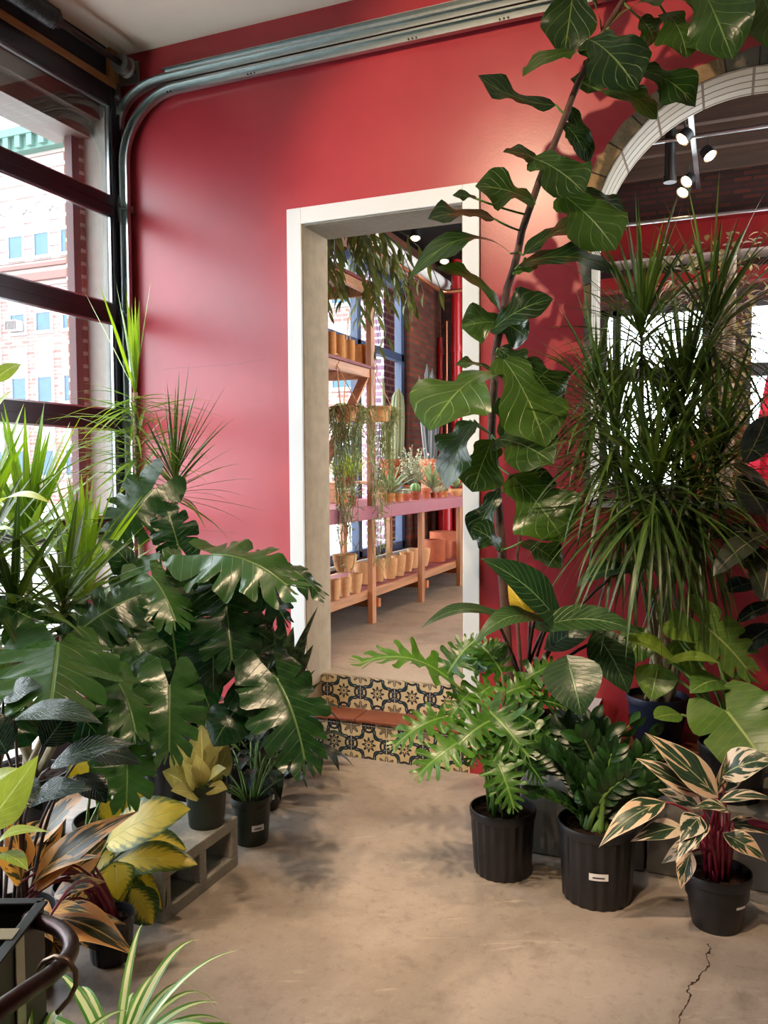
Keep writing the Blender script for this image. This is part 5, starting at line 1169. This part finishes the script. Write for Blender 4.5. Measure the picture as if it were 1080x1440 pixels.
# cane palm with narrow drooping leaflets
cp_ = V((-2.46, 2.06, 0)); ca_ = thing('corn_cane_plant', 'arching strap-leaved plant with dull blue green leaves below the yucca', 'plant', cp_); nursery(ca_, .11, .24, M_pot, 14); m_ = MB(); st_ = MB()
for k, (px, py, dd) in enumerate(((20, 840, 2.75), (90, 838, 2.85), (-30, 790, 2.7))):
    H = P(px, py, dd); MB().tube(bez(cp_+V((.03*k, 0, .22)), (H.x, H.y, .5), H, 8), .013, 7).build('cane', M_cane, ca_, smooth=2); crown_plant(m_, H, 46, .42, -.3, 1.1, .022, .036, .5, 1.4, 17+k, .14, 0, .7, -.6)
m_.build('foliage', M_drac, ca_, smooth=1)

# big-leaf plants: (base px, depth, tip px, depth change, width px, shape, normal, arc, tone)
def bigleaf(name, label, cat, pos, potr, poth, rows, mat, stem_mat, sd, fold=.12, wave=.07, pr=.008, potmat=None, base_h=None, rise=.22, wf=7, sticker=None, ribs=16):
    t = thing(name, label, cat, pos); nursery(t, potr, poth, potmat or M_pot, ribs, sticker=sticker); m = MB(); s = MB(); pos = V(pos)
    for k, (bx, by, db, tx, ty, dt, w_, sh_, n_, ar, r1) in enumerate(rows):
        B = lf(m, bx, by, db, tx, ty, dt, w_, sh_, n_, ar, fold, wave, rnd=(r1, hsh(k, sd)), wf=wf)
        a = k*2.4; pet(t, stem_mat, pos+V((potr*.35*math.cos(a), potr*.35*math.sin(a), poth-.03)), B, pr, pr*.6, rise)
    m.build('foliage', mat, t, smooth=3); return t
MA = [(82, 905, 2.45, 72, 985, -.28, 190, 'monst', (.42, .9, .1), .03, .95), (165, 958, 2.5, 190, 1028, -.12, 96, 'monst2', (.5, .85, .2), .1, .9), (40, 868, 2.6, -30, 850, .0, 100, 'monst', (.4, .9, 0), .1, .7), (120, 880, 2.7, 190, 840, .05, 100, 'monst', (.6, .7, .2), .08, .35), (238, 965, 2.5, 238, 1056, -.08, 108, 'monst', (.85, .5, .1), .05, .75), (180, 940, 2.62, 212, 920, .0, 50, 'heart', (.4, .85, 0), .1, .2),
      (30, 1000, 2.5, -10, 1060, -.1, 90, 'heart', (.5, .8, 0), .12, .1), (190, 900, 2.72, 215, 955, -.04, 80, 'monst2', (.7, .6, 0), .1, .4), (100, 1000, 2.5, 150, 1050, -.05, 80, 'heart', (.6, .75, 0), .14, .1), (178, 1052, 2.42, 178, 1126, -.06, 100, 'monst2', (.8, .5, .2), .06, .8)]
bigleaf('monstera', 'big monstera with an olive bronze sheen at the left, over the striped plants', 'plant', (-2.06, 2.36, 0), .13, .25, MA, M_mon, M_stem, 61, fold=-.30, wave=.15, wf=11)
MB_ = [(300, 780, 2.95, 402, 822, -.12, 128, 'monst', (.55, .8, 0), .12, .9), (214, 812, 3.0, 246, 872, -.14, 96, 'monst', (.6, .75, .1), .10, .95), (386, 792, 3.05, 446, 832, -.04, 58, 'monst2', (.5, .8, .2), .12, .3), (318, 852, 2.95, 326, 926, -.08, 112, 'monst2', (.85, .5, 0), .06, .25), (280, 802, 3.08, 278, 856, .0, 74, 'heart', (.85, .4, 0), .08, .1), (190, 828, 3.1, 118, 902, .0, 100, 'monst', (.7, .5, -.3), .08, .55),
       (213, 690, 3.4, 160, 755, -.05, 100, 'monst', (.8, .4, -.2), .06, .35), (250, 765, 3.25, 236, 720, .02, 70, 'monst2', (.8, .4, 0), .1, .15), (185, 800, 3.15, 142, 758, -.03, 46, 'heart', (.4, .8, -.3), .14, .3), (255, 795, 3.05, 228, 772, -.04, 56, 'heart', (.5, .8, .1), .12, .85), (340, 880, 3.0, 385, 905, .0, 70, 'heart', (.7, .6, .1), .12, .15), (240, 870, 3.1, 250, 945, .0, 100, 'monst', (.8, .5, 0), .1, .1), (262, 925, 3.12, 298, 1005, .02, 104, 'heart', (.8, .5, .1), .1, .1), (300, 905, 3.05, 300, 975, .0, 90, 'heart', (.8, .5, 0), .1, .05), (360, 820, 3.1, 400, 870, .02, 70, 'monst2', (.7, .6, .2), .1, .1)]
bigleaf('monstera', 'tall monstera with split leaves reaching up the red wall left of the doorway', 'plant', (-2.30, 3.02, 0), .15, .28, MB_, M_mon, M_stem, 62, fold=-.32, wave=.16, wf=11)
MC = [(391, 958, 2.85, 428, 1066, -.10, 128, 'monst', (.72, .65, .3), .10, .35), (365, 925, 3.1, 395, 960, -.03, 80, 'heart', (.7, .6, .2), .12, .2), (340, 960, 3.0, 372, 1010, -.02, 70, 'heart', (.7, .6, 0), .1, .1), (330, 1000, 3.0, 300, 1050, -.04, 70, 'heart', (.7, .6, 0), .12, .1), (382, 920, 3.05, 405, 930, -.02, 46, 'heart', (.5, .8, .1), .1, .4)]
bigleaf('monstera', 'low monstera whose shiny split leaf hangs beside the tiled steps', 'plant', (-2.10, 3.34, 0), .12, .22, MC, M_mon, M_stem, 63, fold=-.30, wave=.14, wf=11)
# snake plant by the door trim
sn = V((-2.24, 3.77, 0)); sk = thing('snake_plant', 'dark snake plant in a black pot against the white door trim', 'plant', sn); nursery(sk, .11, .17, M_pot, 0); m_ = MB(); rg = random.Random(71)
for (tx, ty, w_) in ((398, 868, .075), (384, 880, .05), (432, 886, .05), (446, 852, .03), (440, 905, .045), (412, 880, .055), (424, 930, .05), (452, 955, .035), (402, 930, .05), (370, 900, .045), (443, 940, .04)):
    a = rg.random()*6.28; b0 = sn+V((.04*math.cos(a), .04*math.sin(a), .14)); Tq = P(tx, ty, 3.72+rg.uniform(-.05, .08)); d = Tq-b0
    strap(m_, b0, d, d.length, w_*1.8, .03, 9, .35, rnd=(rg.random(), rg.random()), wprof=lambda t: (.6+t*1.1 if t < .36 else max(.03, 1-((t-.36)/.64)**2.6)))
m_.build('foliage', M_snake, sk, smooth=1)
# peace lilies in green pots along the aisle
def lily(label, pos, r, h, n_, L0, seed, mat=M_dark, potmat=M_potg, sticker=True, zs=0, spread=.75, w=.34):
    pos = V(pos); t = thing('peace_lily', label, 'plant', pos); nursery(t, r, h, potmat, 0, .82, sticker=((TOCAM(pos)+.35), h*.42, .028, .012) if sticker else None); m = MB(); s = MB(); rg = random.Random(seed)
    for i in range(n_):
        a = i*2.4+rg.uniform(-.3, .3); e = rg.uniform(.35, 1.35); R = L0*rg.uniform(.6, 1.05); b0 = pos+V((r*.3*math.cos(a), r*.3*math.sin(a), h-.03)); d = V((math.cos(a)*math.cos(e)*spread, math.sin(a)*math.cos(e)*spread, math.sin(e))); B = b0+d*R*.62
        out = V((math.cos(a), math.sin(a), 0)); Tp = B+(out*.8+V((0, 0, rg.uniform(-.7, .35)))).normalized()*R*.55; pet(t, M_stem, b0, B, .004, .003, .12, 6, sides=5); leaf(m, 'ovate', B, Tp, (UPZ*.9+out*.4), R*.55*w, .16, .2, .06, rnd=(rg.random(), rg.random()), tipdrop=.3)
    m.build('foliage', mat, t, smooth=3); return t
p = on(341, 1192, 2, 0); lily('dark peace lily in a green pot at the far end of the cinder block', (p.x, p.y+.07, 0), .082, .19, 20, .42, 5)
p = on(366, 1146, 2, 0); lily('small dark peace lily in the second green pot farther along the aisle', (p.x-.03, p.y+.08, 0), .078, .16, 22, .40, 6)
p = on(405, 1086, 2, 0); lily('peace lily in a low black pot close to the tiled steps', (p.x+.0, p.y+.0, 0), .10, .13, 24, .38, 8, potmat=M_pot, sticker=False)
p = on(352, 1120, 2, 0); lily('leafy peace lily standing back behind the two green pots', (p.x-.31, p.y+.03, 0), .09, .2, 26, .55, 9, potmat=M_pot, sticker=False)
# cinder blocks
def cinder(label, x0, x1, y0, y1, z0, z1):
    m = MB(); wv = .042; L = y1-y0; cw = (L-3*wv)/2     # two square cells running through in x
    m.box(x0, x1, y0, y1, z0, z0+wv).box(x0, x1, y0, y1, z1-wv, z1)
    for y in (y0, y0+wv+cw, y1-wv): m.box(x0, x1, y, y+wv, z0+wv, z1-wv)
    return tag(m.build('cinder_block', M_block, bevel=.003), label, 'cinder block', 'cinder blocks under the pots')
ca1 = on(330, 1215, 2, 0); cb1 = on(236, 1302, 2, 0); bx1 = (ca1.x+cb1.x)/2
cinder('cinder block with two open square cells facing the aisle', bx1-.2, bx1, cb1.y, ca1.y, 0, .19)
cinder('cinder block pushed behind the first, hidden by leaves', bx1-.42, bx1-.215, cb1.y+.04, ca1.y+.04, 0, .19)
# silver-gold aglaonema on the block
ap = on(291, 1168, 2, .19); ap = V((min(ap.x, bx1-.07), ap.y+.05, .19)); dA = depth(ap)
AG = [(270, 1095, 0, 243, 1042, .02, 34, 'ovate', (.8, .4, 0), .06, .5), (285, 1090, .03, 283, 1018, .05, 40, 'ovate', (.85, .3, 0), .05, .4), (295, 1095, .0, 318, 1080, -.06, 22, 'lance', (.6, .75, 0), .1, .9), (282, 1110, -.04, 256, 1072, -.08, 24, 'ovate', (.7, .6, 0), .1, .8), (300, 1085, .05, 308, 1028, .05, 34, 'ovate', (.8, .4, .2), .06, .2), (262, 1105, -.02, 228, 1085, -.05, 34, 'ovate', (.6, .7, 0), .1, .4), (280, 1120, -.06, 240, 1112, -.08, 30, 'ovate', (.5, .8, 0), .1, .7), (290, 1112, -.06, 320, 1110, -.03, 26, 'ovate', (.5, .8, .2), .1, .3), (285, 1105, -.05, 276, 1060, -.05, 24, 'ovate', (.8, .4, 0), .08, .9), (275, 1100, .06, 256, 1040, .1, 36, 'ovate', (.8, .4, 0), .06, .2), (300, 1100, .04, 322, 1048, .04, 28, 'ovate', (.8, .4, .2), .06, .15)]
bigleaf('aglaonema', 'silvery gold leaved plant in a dark green pot on the cinder block', 'plant', ap, .078, .165, [(a, b, dA+c, d, e, f, g*1.15, h, i, j, k) for a, b, c, d, e, f, g, h, i, j, k in AG], M_agl, M_stem, 64, potmat=M_potg, pr=.005, rise=.1, ribs=0)
# dieffenbachia in front of the block
dpz = V((bx1-.22, cb1.y-.15, 0)); dD = depth(dpz); pass
DL = [(152, 1186, 0, 268, 1138, -.06, 66, 'broad', (.62, .75, .1), .12, .95), (166, 1212, .0, 278, 1216, -.05, 46, 'broad', (.6, .75, .1), .10, .45), (162, 1218, -.08, 166, 1266, -.05, 48, 'heart', (.75, .6, 0), .08, .8), (145, 1240, -.02, 92, 1262, -.06, 46, 'broad', (.6, .7, 0), .1, .4), (175, 1245, .02, 198, 1302, -.04, 46, 'heart', (.75, .6, 0), .08, .05), (200, 1230, .06, 232, 1282, .0, 38, 'heart', (.8, .5, 0), .08, .0), (128, 1108, .06, 100, 1066, .02, 42, 'ovate', (.8, .4, 0), .08, .9), (172, 1140, .1, 200, 1098, .1, 40, 'ovate', (.7, .6, .2), .08, .6), (190, 1185, .05, 262, 1195, .0, 40, 'broad', (.6, .75, .1), .1, .1), (150, 1235, -.03, 130, 1290, -.03, 48, 'broad', (.7, .6, 0), .1, .0), (185, 1250, .0, 215, 1300, -.02, 46, 'broad', (.8, .5, 0), .08, .0), (160, 1200, .03, 120, 1225, .0, 44, 'broad', (.6, .7, 0), .1, .15), (140, 1130, .08, 172, 1160, .0, 36, 'ovate', (.7, .5, .3), .08, .7), (130, 1180, .04, 96, 1210, 0, 40, 'ovate', (.7, .6, 0), .1, .1)]
bigleaf('dieffenbachia', 'dieffenbachia with bright yellow leaves beside the cinder block', 'plant', dpz, .08, .17, [(a, b, dD+c, d, e, f, g*1.1, h, i, j, k) for a, b, c, d, e, f, g, h, i, j, k in DL], M_dief, M_stem, 65, pr=.007, rise=.1)
# golden striped tricolor at lower left
gp = on(152, 1362, 2, 0); gp = V((gp.x-.03, gp.y+.05, 0)); dG = depth(gp); pass
GL = [(48, 1252, -.25, 196, 1140, -.06, 50, 'lance', (.6, .75, .2), .12, .3), (40, 1255, -.25, 146, 1204, -.12, 34, 'lance', (.5, .8, .1), .12, .6), (62, 1294, -.25, 192, 1346, -.12, 58, 'lance', (.6, .75, .1), .18, .4), (50, 1190, -.1, 136, 1104, .0, 40, 'lance', (.4, .6, -.6), .08, .1), (60, 1230, -.18, 120, 1165, -.05, 36, 'lance', (.6, .7, .2), .1, .8), (30, 1240, -.25, -20, 1190, -.1, 44, 'lance', (.5, .8, -.2), .14, .5), (60, 1300, -.3, 130, 1285, -.1, 30, 'lance', (.4, .9, 0), .16, .7), (40, 1270, -.3, 75, 1325, -.1, 40, 'lance', (.7, .6, 0), .12, .2), (30, 1230, -.2, 10, 1140, -.05, 42, 'lance', (.7, .5, .2), .08, .6), (75, 1260, -.15, 150, 1240, -.02, 34, 'lance', (.5, .8, 0), .1, .15), (90, 1300, -.1, 178, 1300, -.02, 30, 'lance', (.5, .8, 0), .12, .5), (20, 1280, -.3, -20, 1320, -.1, 50, 'lance', (.6, .7, 0), .1, .4), (45, 1225, -.1, 90, 1130, .05, 34, 'lance', (.8, .4, .3), .06, .05), (22, 1400, -.7, 12, 1330, .02, 30, 'lance', (1, .2, 0), .05, .3), (100, 1230, -.05, 150, 1180, .05, 36, 'lance', (.7, .6, .1), .1, .6), (85, 1290, -.05, 120, 1240, .03, 36, 'lance', (.8, .5, 0), .08, .35), (20, 1200, -.1, 75, 1150, .02, 40, 'lance', (.6, .7, .1), .1, .2), (70, 1320, -.1, 105, 1370, -.04, 36, 'lance', (.7, .6, .2), .1, .7), (110, 1310, .0, 160, 1350, -.05, 30, 'lance', (.6, .7, .2), .12, .1)]
bigleaf('golden_prayer_plant', 'amber and dark striped prayer plant in a black pot behind the metal cart', 'plant', gp, .072, .14, [(a, b, dG+c, d, e, f, g, h, i, j, k) for a, b, c, d, e, f, g, h, i, j, k in GL], M_strom2, M_maroon, 66, pr=.005, rise=.5, fold=.2)
# dark pleated plant and pale broad leaf at the left edge
CP = [(20, 1012, 2.1, 144, 1018, -.05, 54, 'ovate', (.45, .85, .1), .14, .6), (70, 1080, 2.05, 192, 1046, .0, 44, 'ovate', (.5, .8, .1), .12, .4), (40, 1130, 2.0, 130, 1110, -.04, 48, 'ovate', (.5, .8, .1), .12, .2), (10, 1060, 2.1, -30, 1000, 0, 60, 'ovate', (.6, .7, 0), .1, .2), (10, 1100, 2.05, 60, 1140, -.08, 50, 'ovate', (.6, .7, 0), .12, .3), (60, 1050, 2.2, 110, 985, .05, 50, 'ovate', (.7, .5, .2), .1, .1), (110, 1090, 2.15, 150, 1130, -.03, 44, 'ovate', (.6, .7, .2), .1, .05), (5, 985, 2.2, 60, 965, .0, 50, 'ovate', (.4, .8, 0), .12, .7), (120, 1060, 2.2, 200, 1075, .03, 40, 'ovate', (.5, .8, 0), .12, .1)]
bigleaf('calathea', 'dark deeply pleated plant under the big bronze monstera leaf at the left edge', 'plant', (-1.92, 1.78, 0), .12, .22, CP, M_dark, M_dstem, 67, pr=.006)
PLf = [(-25, 1168, 1.75, 54, 1062, -.06, 58, 'ovate', (.7, .6, .3), .08, .8), (-10, 1195, 1.7, 70, 1170, -.05, 26, 'lance', (.4, .85, 0), .16, .5), (0, 1200, 1.68, 40, 1225, -.04, 34, 'lance', (.5, .6, .4), .1, .3), (-20, 1110, 1.8, 30, 1080, .0, 30, 'lance', (.5, .8, .2), .1, .4), (-15, 540, 2.3, 30, 512, -.05, 22, 'lance', (.1, .5, .5), .16, .3), (-20, 610, 2.3, 18, 548, -.02, 26, 'lance', (.4, .6, -.4), .1, .2), (-20, 720, 2.3, 72, 708, -.06, 40, 'ovate', (.2, .9, 0), .16, .7), (-30, 760, 2.3, 20, 745, -.05, 30, 'lance', (.3, .9, 0), .12, .3)]
bigleaf('ginger_plant', 'pale yellow green broad-leaved plant cut off by the left edge', 'plant', (-1.72, 1.36, 0), .12, .22, PLf, M_pale, M_stem, 68, pr=.006)

# ------------------------------------------------------------------ metal plant cart with a bent pipe rail, spider plants
ct = thing('metal_plant_cart', 'black metal plant cart with a rusty bent pipe handle at the bottom left corner', 'cart', (-1.15, .95, 0))
M_iron = plain('black_iron', (16, 16, 18), .5, .4, 0, var=.3); M_rusty = plain('rusty_pipe', (58, 36, 34), .35, .5, .75, var=.5, scale=18, bump=.15)
ca_, cb_, cc_ = P(60, 1268, 1.62), P(0, 1262, 1.72), P(-6, 1316, 1.42)
# a square steel box tray: two walls seen from above, standing on four posts
zt2 = ca_.z; q0 = V((ca_.x, ca_.y, 0)); dx = V((cc_.x-ca_.x, cc_.y-ca_.y, 0)).normalized(); dy = V((-dx.y, dx.x, 0))
if dy.dot(V((cb_.x-ca_.x, cb_.y-ca_.y, 0))) < 0: dy = -dy
W1, W2, HB = .46, .40, .22
def cpt(a, b, z): return q0+dx*a+dy*b+V((0, 0, z))
m = MB()
for (a0, b0, a1, b1) in ((0, 0, W1, 0), (W1, 0, W1, W2), (W1, W2, 0, W2), (0, W2, 0, 0)):
    A0, A1 = cpt(a0, b0, zt2-HB/2), cpt(a1, b1, zt2-HB/2); m.bar(A0, A1, .006, HB)
m.bar(cpt(0, W2/2, zt2-HB), cpt(W1, W2/2, zt2-HB), W2, .006); m.build('tray', M_iron, ct, bevel=.002)
rim = MB()
for (a0, b0, a1, b1) in ((0, 0, W1, 0), (W1, 0, W1, W2), (W1, W2, 0, W2), (0, W2, 0, 0)): rim.bar(cpt(a0, b0, zt2), cpt(a1, b1, zt2), .022, .006)
rim.build('rim', M_iron, ct, bevel=.002)
for a in (.01, W1-.01):
    for b in (.01, W2-.01): MB().bar(cpt(a, b, 0.0), cpt(a, b, zt2-HB), .025, .025, V((1, 0, 0))).build('leg', M_iron, ct)
tp2 = MB(); tp2.bar(cpt(.12, -.006, zt2-.003), cpt(.12, -.006, zt2-HB+.01), .035, .002, dy).bar(cpt(.12, 0, zt2+.004), cpt(.12, .14, zt2+.004), .035, .0015)
o_ = tp2.build('tape', plain('clear_tape', (150, 142, 130), .15, .7, var=.1), ct); o_['label'] = 'strip of translucent tape over the rim'
rail = [P(38, 1292, 1.60), P(64, 1298, 1.575), P(86, 1308, 1.54), P(98, 1322, 1.50), P(99, 1338, 1.46), P(90, 1354, 1.41), P(70, 1372, 1.36), P(40, 1392, 1.30), P(5, 1416, 1.24), P(-40, 1446, 1.18)]
zr_ = sum(p.z for p in rail)/len(rail)
sm = []
for i in range(len(rail)-1):
    p0, p1, p2, p3 = rail[max(i-1, 0)], rail[i], rail[i+1], rail[min(i+2, len(rail)-1)]
    for k in range(5): t = k/5; sm.append(.5*((2*p1)+(p2-p0)*t+(2*p0-5*p1+4*p2-p3)*t*t+(3*p1-p0-3*p2+p3)*t**3))
sm.append(rail[-1]); MB().tube(sm, .0145, 16).build('pipe_rail', M_rusty, ct, smooth=2)
hk = MB(); hp = [P(54, 1362, 1.42), P(62, 1352, 1.395), P(78, 1345, 1.38), P(95, 1350, 1.37), P(106, 1365, 1.37), P(107, 1385, 1.38), P(98, 1404, 1.39), P(84, 1420, 1.40), P(80, 1424, 1.40)]
tag(hk.tube(hp, .0045, 8).build('plant_hook', plain('old_brass_hook', (120, 96, 76), .35, .5, .7), smooth=2), 'thin brass hook looped over the rusty pipe handle', 'hook')
# spider plants
def spider(label, c, seed, n_, L0, zc, r=.075, aim=0):
    t = thing('spider_plant', label, 'plant', (c.x, c.y, 0)); c = V((c.x, c.y, 0)); nursery(t, r+.02, zc, M_pot, 0, .8); m = MB(); rg = random.Random(seed)
    for i in range(n_):
        a = i*2.4+rg.uniform(-.3, .3); e = .15+.85*i/n_; strap(m, c+V((.02*math.cos(a), .02*math.sin(a), zc-.03)), (math.cos(a)*math.cos(e), math.sin(a)*math.cos(e), math.sin(e)), L0*rg.uniform(.6, 1.1), rg.uniform(.017, .027), rg.uniform(1.2, 2.4), 10, .35, rnd=(rg.random(), rg.random()))
    m.build('foliage', M_spider, t, smooth=1); return t, m
q = P(160, 1470, 1.62); t1, _ = spider('white striped spider plant spilling over the floor beside the cart', q, 3, 38, .30, q.z-.01, .06)
q = P(40, 1495, 1.44); t2, _ = spider('second striped spider plant under the rusty pipe handle', q, 4, 26, .26, q.z-.06, .055)

# ------------------------------------------------------------------ light
wd = bpy.data.worlds.new('sky'); SC.world = wd; wd.use_nodes = True; nt = wd.node_tree; bg = nt.nodes['Background']
bg.inputs[0].default_value = (.86, .93, 1.0, 1); bg.inputs[1].default_value = SKY = 14.0
def spot(name, loc, to, energy, color=(1, .74, .48), size=.05, ang=1.2, blend=.5):
    l = bpy.data.lights.new(name, 'SPOT'); l.energy = energy; l.color = color; l.shadow_soft_size = size; l.spot_size = ang; l.spot_blend = blend
    o = bpy.data.objects.new(name, l); COL.objects.link(o); o.location = V(loc); o.rotation_euler = (V(to)-V(loc)).to_track_quat('-Z', 'Y').to_euler()
spot('track_spot', (-1.45, 1.1, 3.70), (-1.0, 3.9, 2.75), 330, ang=.95)
spot('track_spot', (-1.1, .7, 3.70), (-1.9, 2.6, .9), 300, ang=1.1)
spot('track_spot', (-.6, .9, 3.70), (-.25, 2.95, .45), 320, ang=.85)
spot('track_spot', (-1.2, 2.0, 3.75), (-1.45, 3.5, 0), 190, ang=.9)
spot('track_spot', (-.4, .2, 3.70), (-.9, 1.9, 0), 120, ang=1.2)
spot('back_room_spot', (-1.3, 6.3, 4.3), (-1.5, 5.6, .4), 110, ang=1.5)
spot('back_room_spot', (-1.6, 7.6, 4.3), (-2.7, 7.4, 1.3), 120, ang=1.6)
vs.exposure = -.2
